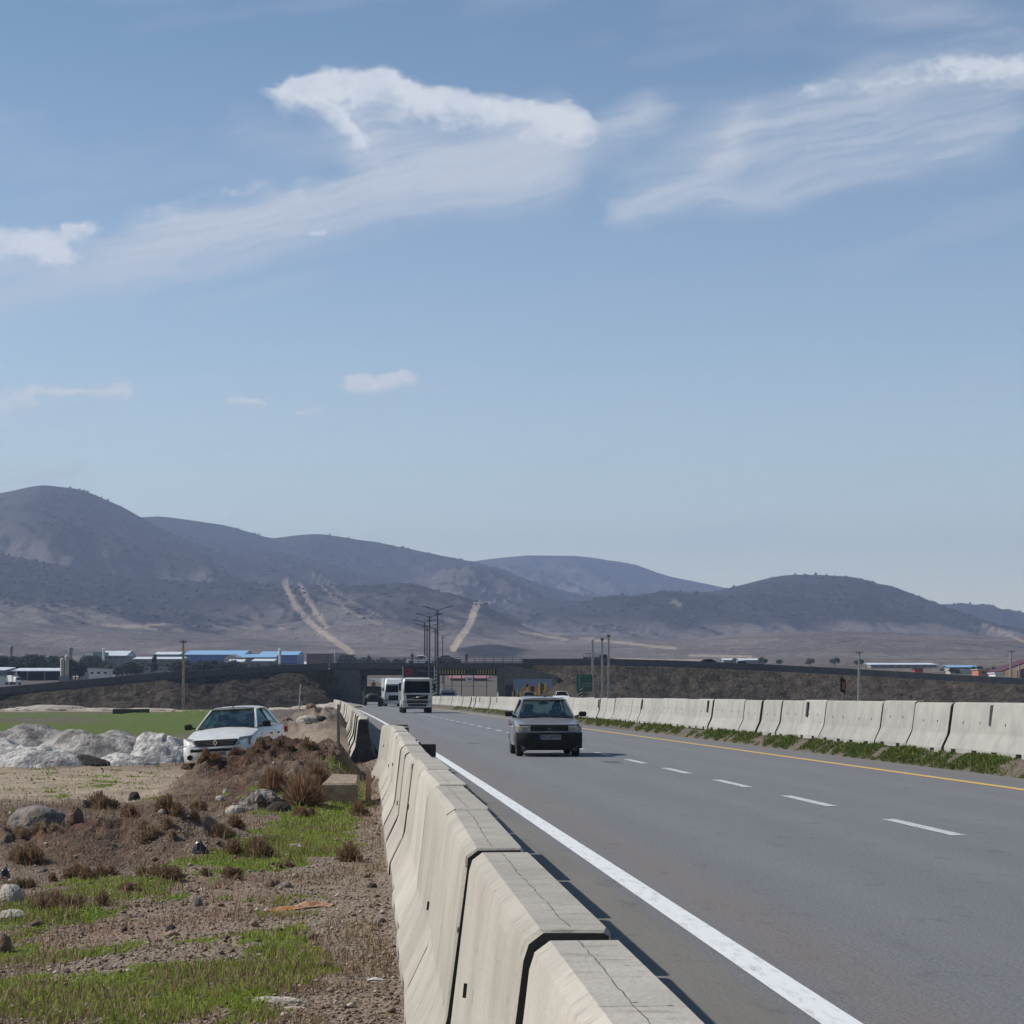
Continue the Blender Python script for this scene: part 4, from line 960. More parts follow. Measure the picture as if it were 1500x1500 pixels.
# ---- people: one continuous skinned body per figure
def skin_body(name, joints, edges, mats, zfun, parent=None, sub=1):
    me = bpy.data.meshes.new(name); me.from_pydata([j[:3] for j in joints], edges, [])
    o = bpy.data.objects.new(name, me); C.objects.link(o)
    md = o.modifiers.new('s', 'SKIN'); md.use_smooth_shade = True
    for i, sv in enumerate(me.skin_vertices[0].data): sv.radius = (joints[i][3], joints[i][3]*(joints[i][4] if len(joints[i]) > 4 else 1)); sv.use_root = (i == 0)
    s = o.modifiers.new('d', 'SUBSURF'); s.levels = sub; s.render_levels = sub
    dg = bpy.context.evaluated_depsgraph_get(); m2 = bpy.data.meshes.new_from_object(o.evaluated_get(dg)); bpy.data.objects.remove(o)
    m2.materials.clear()
    for m in mats: m2.materials.append(m)
    for p in m2.polygons: p.material_index = zfun(p.center); p.use_smooth = True
    q = bpy.data.objects.new(name, m2); C.objects.link(q)
    if parent: q.parent = parent
    return q
def person(loc, yaw, label, shirt='cloth_dark', trousers='cloth_dark', pose='stand', h=1.72, group=None):
    k = h/1.72
    if pose == 'stand':
        J = [(0, 0, .95, .13, .8), (0, 0, 1.15, .125, .75), (0, 0, 1.36, .15, .65), (0, 0, 1.48, .06), (0, -.01, 1.56, .085, 1.1), (0, -.01, 1.66, .08, 1.1),
             (.19, 0, 1.40, .06), (.25, .02, 1.15, .045), (.24, -.06, .92, .035), (.24, -.08, .84, .035), (-.19, 0, 1.40, .06), (-.26, .02, 1.15, .045), (-.2, -.1, .95, .035), (-.17, -.14, .90, .035),
             (.09, 0, .88, .095), (.10, -.01, .50, .065), (.11, .02, .10, .045), (.12, -.12, .04, .035), (-.09, 0, .88, .095), (-.11, -.03, .50, .065), (-.12, 0, .10, .045), (-.13, -.14, .04, .035)]
        E = [(0, 1), (1, 2), (2, 3), (3, 4), (4, 5), (2, 6), (6, 7), (7, 8), (8, 9), (2, 10), (10, 11), (11, 12), (12, 13), (0, 14), (14, 15), (15, 16), (16, 17), (0, 18), (18, 19), (19, 20), (20, 21)]
        zf = lambda c: 0 if c.z > 1.50*k or (abs(c.x) > .12*k and c.z < .93*k and c.z > .78*k and abs(c.x) > .17*k) else (1 if c.z > .93*k else (3 if c.z < .09*k else 2))
    else:  # seated driver, hands on the wheel in front
        J = [(0, 0, .12, .15, .8), (0, .03, .32, .14, .8), (0, .05, .52, .16, .65), (0, .03, .64, .06), (0, .0, .72, .088, 1.1), (0, .0, .82, .082, 1.1),
             (.19, .03, .55, .06), (.25, -.10, .38, .045), (.17, -.36, .42, .035), (.16, -.42, .44, .04), (-.19, .03, .55, .06), (-.25, -.10, .38, .045), (-.17, -.36, .42, .035), (-.16, -.42, .44, .04),
             (.10, -.1, .10, .085), (.13, -.45, .14, .06), (-.10, -.1, .10, .085), (-.13, -.45, .14, .06)]
        E = [(0, 1), (1, 2), (2, 3), (3, 4), (4, 5), (2, 6), (6, 7), (7, 8), (8, 9), (2, 10), (10, 11), (11, 12), (12, 13), (0, 14), (14, 15), (0, 16), (16, 17)]
        zf = lambda c: 0 if c.z > .66 or c.y < -.34 and c.z > .36 else (1 if c.z > .2 else 2)
    J = [(j[0]*k, j[1]*k, j[2]*k)+((j[3]*k,)+tuple(j[4:])) for j in J]
    r = empty('person', loc, (0, 0, yaw), label, 'person', group)
    skin_body('body', J, E, [MT['skin'], MT[shirt], MT[trousers], MT['black']], zf, r)
    top = max(j[2] for j in J); b = MB(); c = Vector((0, J[5][1]+.012*k, J[5][2]+.02*k)); rr = []
    for i in range(6):
        a = -.25+1.82*i/5; rad = .098*k*max(math.cos(a), .05); rr.append([c+Vector((math.cos(t*math.pi/5)*rad*.92, math.sin(t*math.pi/5)*rad*1.08+(.02*k if i < 2 else 0), .105*k*math.sin(a))) for t in range(10)])
    b.rings(rr); b.build('hair', MT['hair'], r, smooth=True)
    # face
    fy = J[5][1]-.088*k; fz = J[5][2]-.03*k
    b = MB(); b.box((0, fy-.004*k, fz-.015*k), (.022*k, .03*k, .04*k), taper=.5); b.build('nose', MT['skin'], r)
    for s in (-1, 1):
        b = MB(); b.box((s*.03*k, fy+.004*k, fz+.012*k), (.022*k, .012*k, .01*k)); b.build('eye', MT['hair'], r)
    b = MB(); b.box((0, fy+.004*k, fz-.055*k), (.04*k, .012*k, .008*k)); b.build('mouth', MT['cloth_red'], r)
    return r

def yaw_road(y): return math.atan(.074+.00006*y)
# ---- silver hatchback coming towards the viewer
def silver_car():
    s = 1.0; loc = (.80, 54.75, .0)
    r = empty('hatchback_car', loc, (0, 0, .062), 'silver grey hatchback with black grille and bumper driving towards the viewer', 'car')
    P = dict(L=3.56, W=1.61, H=1.46, wf=-1.12, wr=1.18, wrad=.275, tw=.175, paint='silver', zb=.24,
             st=[(-1.78, .60, .62, .70), (-1.72, .70, .735, .765), (-1.6, .755, .785, .785), (-1.1, .84, .875, .80), (-.72, .905, .945, .805), (-.55, .915, .93, .805), (1.0, .93, .93, .80), (1.55, .93, .93, .78), (1.74, .90, .92, .74), (1.78, .6, .6, .70)],
             gh=[(-.66, .955, .705), (-.02, 1.405, .575), (1.15, 1.40, .575), (1.62, .94, .69)], by=.35, mirror=(.19, .125, .075), tailz=.78, cd=.22)
    car('c', r, P)
    b = MB(); b.box((0, -1.742, .685), (.92, .07, .155), bev=.015); b.box((0, -1.715, .69), (1.46, .05, .185)); gr = b.build('grille', MT['black'], r)
    b = MB()
    for z in (.64, .67, .70, .73): b.box((0, -1.782, z), (.80, .012, .010))
    b.build('grille_bar', MT['dash'], gr)
    b = MB(); b.box((0, -1.79, .685), (.07, .012, .04), bev=.004); b.build('badge', MT['steel'], gr)
    for s_ in (-1, 1):
        b = MB(); b.box((s_*.56, -1.735, .685), (.27, .07, .14), bev=.02); hl = b.build('headlight', MT['lens'], r)
        b = MB(); b.box((s_*.735, -1.705, .685), (.10, .10, .14), bev=.02); b.build('indicator', MT['amber'] if s_ < 0 else MT['lens'], r)
    b = MB(); rr = []
    for x in np.linspace(-1, 1, 15):
        w = .80*x; yb = -1.86+.13*abs(x)**5+.02*x*x
        rr.append([Vector((w, yb+.04, .20)), Vector((w, yb-.01, .30)), Vector((w, yb-.03, .46)), Vector((w, yb-.01, .575)), Vector((w, yb+.04, .60)), Vector((w, -1.62, .60)), Vector((w, -1.62, .20))])
    b.rings(rr); bu = b.build('bumper', MT['black'], r, smooth=True)
    b = MB()
    for i in range(9): b.box((-.36+.09*i, -1.88, .37), (.05, .01, .05))
    b.build('air_intake', MT['rubber'], bu)
    b = MB(); b.box((0, -1.74, .235), (1.30, .12, .15), bev=.03); b.build('valance', MT['black'], r)
    for s_ in (-1, 1):
        b = MB(); b.box((s_*.62, -1.80, .18), (.10, .06, .10), bev=.02); b.build('tow_hook', MT['dark_steel'], r)
    number_plate(r, (.02, -1.905, .475), .50, .115)
    b = MB(); b.box((0, -.30, 1.458), (.07, .05, .02), bev=.008); b.build('aerial_base', MT['black'], r)
    m = Matrix.Translation(loc) @ Euler((0, 0, .062)).to_matrix().to_4x4()
    p = m @ Vector((.36, .28, .42)); person(p, .062, 'dark clothed driver at the wheel of the silver hatchback', 'cloth_dark', 'cloth_dark', 'sit')
silver_car()

# ---- white saloon parked behind the mound on the left
def white_car():
    g = -.36; loc = (-6.88, 54.95, g+.06); rot = (R(.5), R(-3.2), -.118)
    r = empty('parked_car', loc, rot, 'white dusty saloon parked on rough ground behind a brown dirt mound', 'car')
    P = dict(L=4.25, W=1.75, H=1.53, wf=-1.33, wr=1.30, wrad=.305, tw=.185, paint='dusty_white', zb=.22,
             st=[(-2.12, .55, .60, .66), (-2.06, .68, .72, .76), (-1.9, .77, .815, .82), (-1.5, .86, .925, .855), (-1.05, .945, 1.02, .865), (-.9, .96, 1.0, .87), (.8, .99, .99, .875), (1.45, 1.0, 1.03, .86), (1.95, .99, 1.04, .80), (2.1, .93, .96, .75), (2.12, .6, .6, .70)],
             gh=[(-1.0, 1.00, .755), (-.22, 1.475, .60), (.95, 1.46, .60), (1.52, 1.04, .745)], by=.20, mirror=(.19, .15, .06), tailz=.86, cd=.26, drv=.36)
    car('c', r, P)
    b = MB(); b.plate([(-.46, -2.15, .595), (.46, -2.15, .595), (.54, -2.10, .74), (-.54, -2.10, .74)], .06); gr = b.build('grille', MT['black'], r)
    b = MB()
    for z in (.625, .66, .70): b.box((0, -2.155+(z-.6)*.3, z), (.90, .012, .012))
    b.build('grille_bar', MT['steel'], gr)
    b = MB(); dm = [(0, .085), (.055, 0), (0, -.085), (-.055, 0)]; di = [(0, .05), (.028, 0), (0, -.05), (-.028, 0)]
    for i in range(4):
        j = (i+1) % 4; b.plate([(dm[i][0], -2.165, .665+dm[i][1]), (dm[j][0], -2.165, .665+dm[j][1]), (di[j][0], -2.165, .665+di[j][1]), (di[i][0], -2.165, .665+di[i][1])], .02)
    b.build('emblem', MT['chrome'], gr)
    for s_ in (-1, 1):
        b = MB(); b.plate([(s_*.50, -2.14, .60), (s_*.83, -2.00, .62), (s_*.86, -1.86, .80), (s_*.58, -2.06, .775)], .08*s_); b.build('headlight', MT['lens'], r)
        b = MB(); b.lathe((s_*.66, -2.16, .33), (s_*.66, -2.05, .33), [(0, .065), (1, .065)], 14); b.build('fog_lamp', MT['black'], r)
    b = MB(); rr = []
    for x in np.linspace(-1, 1, 17):
        w = .86*x; yb = -2.17+.20*abs(x)**4+.03*x*x
        rr.append([Vector((w, yb+.05, .20)), Vector((w, yb, .27)), Vector((w, yb-.015, .44)), Vector((w, yb+.01, .56)), Vector((w, yb+.07, .60)), Vector((w, -1.85, .60)), Vector((w, -1.85, .20))])
    b.rings(rr); bu = b.build('bumper', MT['dusty_white'], r, smooth=True)
    b = MB(); b.box((0, -2.175, .49), (1.25, .04, .075), bev=.015); b.build('bumper_grille', MT['black'], bu)
    number_plate(r, (.0, -2.20, .40), .50, .11, '۱۳ج۶۲۵۱۸')
    b = MB(); b.tube((.0, -.20, 1.50), (.02, -.02, 1.63), .006, n=5); b.box((0, -.2, 1.50), (.05, .08, .025), bev=.01); b.build('aerial', MT['black'], r)
    m = Matrix.Translation(loc) @ Euler(rot).to_matrix().to_4x4()
    p = m @ Vector((.38, -.05, .38)); person(p, -.118, 'dark haired driver sitting at the wheel of the parked white saloon', 'cloth_dark', 'cloth_dark', 'sit')
    p = m @ Vector((-.30, -.02, .38)); person(p, -.3, 'passenger in navy sitting beside the driver in the parked white saloon', 'cloth_blue', 'cloth_dark', 'sit')
white_car()

# ---- small cars elsewhere (share one set of meshes where colour is the same)
SMALL = dict(L=4.1, W=1.68, H=1.45, wf=-1.25, wr=1.25, wrad=.29, tw=.18, zb=.22,
             st=[(-2.05, .60, .64, .70), (-1.98, .70, .74, .78), (-1.5, .82, .87, .82), (-1.0, .90, .95, .83), (.8, .93, .93, .84), (1.5, .93, .97, .82), (2.0, .90, .93, .76), (2.05, .6, .6, .7)],
             gh=[(-.92, .94, .73), (-.20, 1.40, .58), (.85, 1.39, .58), (1.40, .96, .72)], by=.25, mirror=(.16, .11, .05), tailz=.8)
def small_car(paint, loc, yaw, label, name='car', H=None, glass_='dark_glass'):
    r = empty(name, loc, (0, 0, yaw), label, 'car'); P = dict(SMALL, paint=paint, glass=glass_)
    car('c', r, P)
    for s_ in (-1, 1):
        b = MB(); b.box((s_*.62, -2.0, .68), (.3, .08, .13), bev=.02); b.build('headlight', MT['lens'], r)
    b = MB(); b.box((0, -2.03, .68), (.8, .06, .12), bev=.02); b.build('grille', MT['black'], r)
    b = MB(); b.box((0, -2.08, .42), (1.6, .12, .26), bev=.05); b.build('bumper', MT[paint], r)
    return r
small_car('white_paint', (5.55, 246, .5), yaw_road(246), 'white car seen over the median barrier, right of the silver hatchback roof')
small_car('silver', (2.0, 262, .46), yaw_road(262), 'pale grey car roof showing over the silver hatchback roof')
zd = 6.28
small_car('dark_paint', (-10.0, 341.0, zd), R(88), 'dark saloon crossing the bridge beside the street lamps', glass_='glass')
small_car('white_paint', (-14.6, 345.0, zd), R(-90), 'white car crossing the bridge behind the railing')
def on_ramp(px, back=3.0):
    k = int(np.argmin(abs(750+F*pr[:, 0]/pr[:, 1]-px))); q = pr[k]; m = nr_[k]
    t = pr[min(k+1, len(pr)-1)]-pr[k-1]
    return Vector((q[0]-m[0]*back, q[1]-m[1]*back, q[2]-1.0)), math.atan2(t[1], t[0])
q, a = on_ramp(1048); small_car('dark_paint', q+Vector((0, 0, .12)), a+R(90), 'dark car on the right overpass ramp, left of a white car')
q, a = on_ramp(1097, 3.4); small_car('white_paint', q+Vector((0, 0, .1)), a+R(90), 'white car on the right overpass ramp behind a dark car')

def pickup(loc, yaw, label):
    r = empty('pickup_truck', loc, (0, 0, yaw), label, 'pickup truck'); pm = MT['dark_paint']
    b = MB(); b.box((0, .1, .62), (1.72, 4.7, .42), bev=.06); b.box((0, -1.75, .88), (1.66, 1.15, .22), bev=.07); b.build('body', pm, r)
    b = MB(); b.box((0, -.55, 1.22), (1.6, 1.35, .72), taper=.84); b.build('cab', pm, r)
    b = MB(); b.plate([(-.66, -1.215, 1.0), (.66, -1.215, 1.0), (.58, -1.13, 1.5), (-.58, -1.13, 1.5)], .02); b.build('windshield', MT['dark_glass'], r)
    for s in (-1, 1):
        b = MB(); b.box((s*.83, 1.2, 1.0), (.05, 2.2, .42)); b.build('bed_side', pm, r)
        b = MB(); b.box((s*.745, -.5, 1.28), (.04, .85, .36)); b.build('side_window', MT['dark_glass'], r)
        for y in (-1.5, 1.35): wheel(r, s*.78, y, .36, .22, s)
    for y in (.3, 1.25, 2.2):
        for s in (-1, 1):
            b = MB(); b.tube((s*.8, y, 1.2), (s*.8, y, 1.75), .03, n=5); b.build('rack_post', MT['dark_steel'], r)
    b = MB(); b.box((0, 1.25, 1.77), (1.66, 2.0, .05)); b.build('rack', MT['dark_steel'], r)
q, a = on_ramp(884, 3.0); pickup(q+Vector((0, 0, .1)), a+R(90), 'dark pickup with a load rack on the overpass behind the tall poles')

def van(loc, yaw):
    r = empty('van', loc, (0, 0, yaw), 'blue grey van with a roof rack beyond the median, beside the bridge pier', 'van')
    b = MB(); b.box((0, .6, 1.05), (1.8, 3.3, 1.2), bev=.10); b.box((0, -1.4, .75), (1.74, 1.3, .62), bev=.12); b.build('body', MT['blue_paint'], r)
    b = MB(); b.plate([(-.80, -1.12, 1.02), (.80, -1.12, 1.02), (.70, -.98, 1.60), (-.70, -.98, 1.60)], .03); b.build('windshield', MT['dark_glass'], r)
    b = MB(); b.box((0, -2.06, .72), (1.1, .05, .2), bev=.02); b.build('grille', MT['chrome'], r)
    for s in (-1, 1):
        b = MB(); b.box((s*.7, -2.05, .75), (.25, .05, .2), bev=.02); b.build('headlight', MT['lens'], r)
        b = MB(); b.box((s*1.0, -1.0, 1.1), (.16, .1, .22), bev=.03); b.build('mirror', MT['black'], r)
        for y in (-1.4, 1.4): wheel(r, s*.8, y, .34, .2, s)
    b = MB(); b.box((0, .6, 1.78), (1.5, 2.4, .06)); b.build('roof_rack', MT['steel'], r)
    b = MB(); b.box((0, -2.1, .42), (1.75, .12, .22), bev=.04); b.build('bumper', MT['chrome'], r)
van((-8.0, 272, .46), yaw_road(272))

# ---- trucks
def truck_wheels(r, ys, W=2.5, rad=.5):
    for y in ys:
        for s in (-1, 1): wheel(r, s*(W/2-.20), y, rad, .36, s, .55, 'rim')
def flat_nose_truck():
    loc = (-7.82, 180.2, 0); r = empty('truck', loc, (0, 0, yaw_road(180)), 'white flat fronted truck with a wide dark windscreen and dark slatted grille, nearest truck', 'truck')
    pm = MT['truck_white']
    b = MB(); rr = []
    for z, yf, w in ((.62, -.02, 1.22), (1.0, -.06, 1.25), (1.55, -.05, 1.25), (1.62, -.04, 1.25), (2.62, .12, 1.17), (2.78, .22, 1.13), (2.90, .45, 1.05), (2.94, .8, .9)):
        rr.append([Vector((-w+.12, yf, z)), Vector((w-.12, yf, z)), Vector((w, yf+.14, z)), Vector((w, 1.75, z)), Vector((-w, 1.75, z)), Vector((-w, yf+.14, z))])
    b.rings(rr); cab = b.build('cab', pm, r)
    b = MB(); b.plate([(-1.06, -.045, 1.66), (1.06, -.045, 1.66), (1.02, .105, 2.66), (-1.02, .105, 2.66)], .02); ws = b.build('windshield', MT['dark_glass'], r)
    b = MB(); b.plate([(-1.03, .06, 2.63), (1.03, .06, 2.63), (1.0, -.12, 2.80), (-1.0, -.12, 2.80)], .03); b.build('sun_visor', MT['truck_white'], r)
    b = MB(); b.plate([(-.86, -.085, 1.14), (.86, -.085, 1.14), (.92, -.075, 1.53), (-.92, -.075, 1.53)], .03); gr = b.build('grille', MT['black'], r)
    b = MB(); b.plate([(-.80, -.105, 1.15), (-.72, -.105, 1.15), (.80, -.105, 1.48), (.72, -.105, 1.48)], .015); b.box((0, -.115, 1.32), (.20, .02, .14), bev=.01); b.build('emblem', MT['chrome'], gr)
    for z0, z1, w in ((.82, 1.06, .86), (.56, .76, .74)):
        b = MB(); b.box((0, -.15, (z0+z1)/2), (w*2, .05, z1-z0), bev=.01); g = b.build('grille', MT['black'], r)
        b = MB(); b.box((0, -.18, (z0+z1)/2), (w*1.9, .01, .02)); b.build('grille_bar', MT['steel'], g)
    b = MB(); b.box((0, -.04, .70), (2.46, .20, .52), bev=.07); b.build('bumper', pm, r)
    b = MB(); b.box((0, .0, .42), (2.1, .2, .14), bev=.03); b.build('lower_bumper', MT['black'], r)
    for s in (-1, 1):
        b = MB(); b.plate([(s*.88, -.15, .66), (s*1.17, -.13, .66), (s*1.19, -.12, 1.04), (s*.98, -.15, .98)], .04*s); b.build('headlight', MT['lens'], r)
        b = MB(); b.box((s*1.42, .02, 2.15), (.20, .16, .62), bev=.04); b.tube((s*1.2, .15, 2.45), (s*1.42, .02, 2.48), .025, n=5); b.build('mirror', MT['black'], r)
        b = MB(); b.plate([(s*1.215, .30, 1.62), (s*1.215, 1.25, 1.62), (s*1.17, 1.2, 2.5), (s*1.165, .42, 2.5)], .012*s); b.build('side_window', MT['dark_glass'], r)
        b = MB(); b.box((s*1.12, 2.35, .75), (.42, .9, .6), bev=.08); b.build('fuel_tank', MT['plate'], r)
        b = MB(); b.box((s*1.16, .65, .5), (.2, .5, .16)); b.build('step', MT['dark_steel'], r)
    b = MB(); b.box((0, 4.7, .85), (.9, 8.0, .25)); b.build('chassis', MT['dark_steel'], r)
    b = MB(); b.box((0, 5.4, 1.75), (2.46, 6.4, 1.5), bev=.04)
    for k in range(8):
        for s in (-1, 1): b.box((s*1.25, 2.5+k*.83, 1.75), (.05, .09, 1.5))
    b.build('cargo_body', pm, r)
    truck_wheels(r, (.75, 5.7, 7.1)); number_plate(r, (0, -.16, .44), .5, .12, '۴۱ع۳۷۶۵۵')
flat_nose_truck()
def tall_truck():
    loc = (-15.55, 288, .0); r = empty('truck', loc, (0, 0, yaw_road(288)), 'tall white articulated truck with a high roof, following behind the nearest truck', 'truck'); pm = MT['white_paint']
    b = MB(); rr = []
    for z, yf, w in ((.55, -.02, 1.2), (1.6, -.06, 1.24), (2.75, .10, 1.2), (2.9, .14, 1.18), (3.55, .55, 1.08), (3.72, .9, .95)):
        rr.append([Vector((-w+.12, yf, z)), Vector((w-.12, yf, z)), Vector((w, yf+.14, z)), Vector((w, 2.1, z)), Vector((-w, 2.1, z)), Vector((-w, yf+.14, z))])
    b.rings(rr); b.build('cab', pm, r)
    b = MB(); b.plate([(-1.06, -.075, 1.85), (1.06, -.075, 1.85), (1.02, .07, 2.75), (-1.02, .07, 2.75)], .02); b.build('windshield', MT['dark_glass'], r)
    b = MB(); b.box((0, -.10, 2.86), (2.1, .28, .10), bev=.02); b.build('sun_visor', MT['dark_glass'], r)
    b = MB(); b.plate([(-.78, -.10, .75), (.78, -.10, .75), (.66, -.07, 1.45), (-.66, -.07, 1.45)], .03); b.build('grille', MT['black'], r)
    b = MB(); b.box((0, -.06, .55), (2.42, .2, .4), bev=.06); b.build('bumper', pm, r)
    for s in (-1, 1):
        b = MB(); b.box((s*1.0, -.15, .8), (.3, .08, .3), bev=.03); b.build('headlight', MT['lens'], r)
        b = MB(); b.box((s*1.4, .05, 2.3), (.2, .15, .7), bev=.04); b.build('mirror', pm, r)
    b = MB(); b.box((0, 9.0, 2.45), (2.5, 12.8, 2.6), bev=.05); b.build('trailer', pm, r)
    b = MB(); b.box((0, 7.5, .95), (.9, 14, .25)); b.build('chassis', MT['dark_steel'], r)
    truck_wheels(r, (1.0, 4.3, 12.0, 13.3))
tall_truck()
def army_truck():
    loc = (-18.2, 284.5, .0); r = empty('truck', loc, (0, 0, yaw_road(284)), 'dark green army truck with a rounded bonnet, driving in the lane nearest the left barriers', 'truck'); pm = MT['army']
    b = MB(); rr = []
    for y, w, zt in ((-3.4, .62, 1.45), (-3.3, .72, 1.62), (-2.6, .80, 1.72), (-1.95, .95, 1.78)):
        n = 10; ring = [Vector((-w, y, .75)), Vector((w, y, .75))]+[Vector((w*math.cos(math.pi*i/n), y, zt-.45+.45*math.sin(math.pi*i/n))) for i in range(n+1)]
        rr.append(ring)
    b.rings(rr); b.build('bonnet', pm, r, smooth=True, ang=45)
    b = MB(); b.box((0, -1.3, 1.55), (2.2, 1.3, 1.4), bev=.08); b.box((0, -1.25, 2.42), (2.0, 1.2, .42), taper=.92, k=0); b.build('cab', pm, r)
    for s in (-.5, .5):
        b = MB(); b.box((s, -1.94, 2.38), (.86, .03, .42), bev=.01); b.build('windshield', MT['dark_glass'], r)
    for s in (-1, 1):
        b = MB(); b.lathe((s*1.0, -3.2, .62), (s*1.0, -3.2, .63), [(0, .01), (1, .01)], 4)
        b = MB(); b.box((s*1.02, -2.8, 1.12), (.42, 1.2, .10), (.12, 0, 0), bev=.04); b.build('mudguard', pm, r)
        b = MB(); b.lathe((s*1.0, -3.42, 1.3), (s*1.0, -3.28, 1.3), [(0, .12), (1, .10)], 12); b.build('headlight', MT['lens'], r)
        b = MB(); b.box((s*1.32, -1.9, 2.2), (.16, .06, .36), bev=.02); b.build('mirror', MT['black'], r)
    b = MB(); b.box((0, -3.48, 1.1), (1.05, .05, .6), bev=.02); b.build('grille', MT['black'], r)
    b = MB(); b.box((0, -3.6, .72), (2.3, .15, .25), bev=.03); b.build('bumper', MT['black'], r)
    b = MB(); b.box((0, 1.6, 1.35), (2.4, 4.4, .12)); 
    for s in (-1, 1): b.box((s*1.17, 1.6, 1.8), (.06, 4.4, .9))
    b.box((0, -.57, 1.95), (2.4, .06, 1.2)); b.box((0, 3.77, 1.8), (2.4, .06, .9)); b.build('cargo_bed', pm, r)
    b = MB(); b.box((0, .5, .95), (.9, 6.5, .22)); b.build('chassis', MT['dark_steel'], r)
    truck_wheels(r, (-2.8, 1.2, 2.5), 2.4, .52)
    person((-18.2+.1, 285.4, 1.42), .1, 'person in dark red riding on the back of the green army truck', 'cloth_red', 'cloth_dark', h=2.0)
army_truck()

# ---- people around the bridge
person((-22.1, 337.2, 6.28), .2, 'person in dark clothes bent at the left end of the bridge railing', 'cloth_dark', 'cloth_dark', h=1.5)
person((-15.4, 336.9, 6.28), -.1, 'person in black standing at the bridge railing above the trucks', 'cloth_dark', 'cloth_dark', h=1.75)
person((-7.0, 336.9, 6.28), .3, 'person in navy standing at the bridge railing above the right span', 'cloth_blue', 'cloth_dark', h=1.72)
person((-29.9, 333.0, zl(-29.9, 333.0)), .2, 'person in black standing against the dark abutment wall', 'cloth_dark', 'cloth_dark', h=1.7)
# ------------------------------------------------------------------ poles, lamps, signs
def street_lamp(x, y, z, h, label):
    r = empty('street_lamp', (x, y, z), (0, 0, 0), label, 'street lamp', 'double armed street lamps along the median')
    b = MB(); b.tube((0, 0, 0), (0, 0, h-.2), .17, .10, 10); b.box((0, 0, .15), (.5, .5, .3)); b.build('pole', MT['dark_steel'], r)
    for s in (-1, 1):
        b = MB(); pts = [(0, 0, h-.35), (s*.5, 0, h-.15), (s*1.0, 0, h+.02), (s*1.25, 0, h+.1)]
        for p, q in zip(pts, pts[1:]): b.tube(p, q, .05, n=6)
        a = b.build('arm', MT['dark_steel'], r)
        b = MB(); b.box((s*1.6, 0, h+.17), (.95, .30, .13), (0, -s*.2, 0), bev=.05); b.build('lamp_head', MT['dark_steel'], a)
    b = MB(); b.lathe((0, 0, h-.9), (0, 0, h-.75), [(0, .42), (1, .42)], 12); b.build('ring', MT['dark_steel'], r)
for (y, dx, lab) in ((300, 641, 'nearest and tallest double armed street lamp rising over the bridge'), (326, 629, 'second double armed street lamp, just left of the tallest one'), (353, 622, 'third double armed street lamp, leftmost dark pole of the cluster'),
                     (381, 625.5, 'fourth double armed street lamp, half hidden between the second and third'), (409, 637.5, 'fifth double armed street lamp, thin pole left of the tallest one'), (437, 640, 'sixth double armed street lamp, close behind the tallest one'), (520, 648.5, 'farthest double armed street lamp, short thin pole right of the tallest one')):
    x = (dx-750)/F*y; z = zl(x, y) if y > 310 else .42; street_lamp(x, y, z-.05, 13.2-z*.35, lab)
def utility_pole(px, y, ztop, z0, label, r0=.19, r1=.12, arms=1, group='concrete utility poles', mat='pole'):
    x = (px-750)/F*y; r = empty('utility_pole', (x, y, z0), (0, 0, 0), label, 'utility pole', group); h = ztop-z0
    b = MB(); b.rings([[Vector((-r0, -r0*.8, 0)), Vector((r0, -r0*.8, 0)), Vector((r0, r0*.8, 0)), Vector((-r0, r0*.8, 0))], [Vector((-r1, -r1*.8, h)), Vector((r1, -r1*.8, h)), Vector((r1, r1*.8, h)), Vector((-r1, r1*.8, h))]]); b.build('shaft', MT[mat], r)
    if arms:
        b = MB(); b.box((0, -.15, h-.25), (1.5*arms, .1, .12)); a = b.build('crossarm', MT['dark_steel'], r)
        for s in (-.65, 0, .65):
            b = MB(); b.lathe((s*arms, -.15, h-.19), (s*arms, -.15, h+.08), [(0, .03), (.4, .06), (.6, .04), (.8, .06), (1, .02)], 8); b.build('insulator', MT['dark_steel'], a)
utility_pole(268.5, 297, 1.5+80*297/F, zl(-44.6, 297)-.3, 'brownish weathered utility pole standing alone before the left embankment', .21, .13, .6, mat='wood_pole')
utility_pole(868, 300, 1.5+81*300/F, .3, 'bare concrete pole beside the green sign, leftmost of three', .15, .15, 0)
utility_pole(882, 300, 1.5+83*300/F, .3, 'middle of the three tall concrete poles above the median barriers', .17, .13, .25)
utility_pole(891.5, 302, 1.5+88*302/F, .3, 'tallest, rightmost of the three concrete poles above the median barriers', .17, .13, .3)
utility_pole(1258.5, 322, 1.5+64*322/F, .2, 'thin concrete pole with a small crossarm, right of the black and orange delineator', .20, .12, .7)
utility_pole(1481, 420, 1.5+65*420/F, 2.0, 'pale pole with a crossarm in front of the brown roofed house', .22, .16, .9)
utility_pole(1493.5, 415, 1.5+44*415/F, 2.0, 'short bare pole at the right edge by the brown roofed house', .18, .14, 0)
b = MB(); gz = zl((496-750)/F*58, 58); b.box((0, 0, (1.5-14*58/F-gz)/2), (.075, .075, 1.5-14*58/F-gz)); b.box((0, 0, 0), (.16, .16, .3))
o = b.build('marker_post', MT['steel']); o.location = ((496-750)/F*58, 58, gz); meta(o, 'thin grey square post beside the left barriers', 'post')
b = MB(); b.tube((0, 0, -.2), (.15, 0, 2.6), .05, .03); b.tube((.15, 0, 1.5), (.3, 0, 1.1), .03)
o = b.build('wooden_stake', MT['pole']); y_ = 150; x_ = (437-750)/F*y_; o.location = (x_, y_, zl(x_, y_)); meta(o, 'pale wooden stake leaning in the rough ground behind the parked white saloon', 'stake')
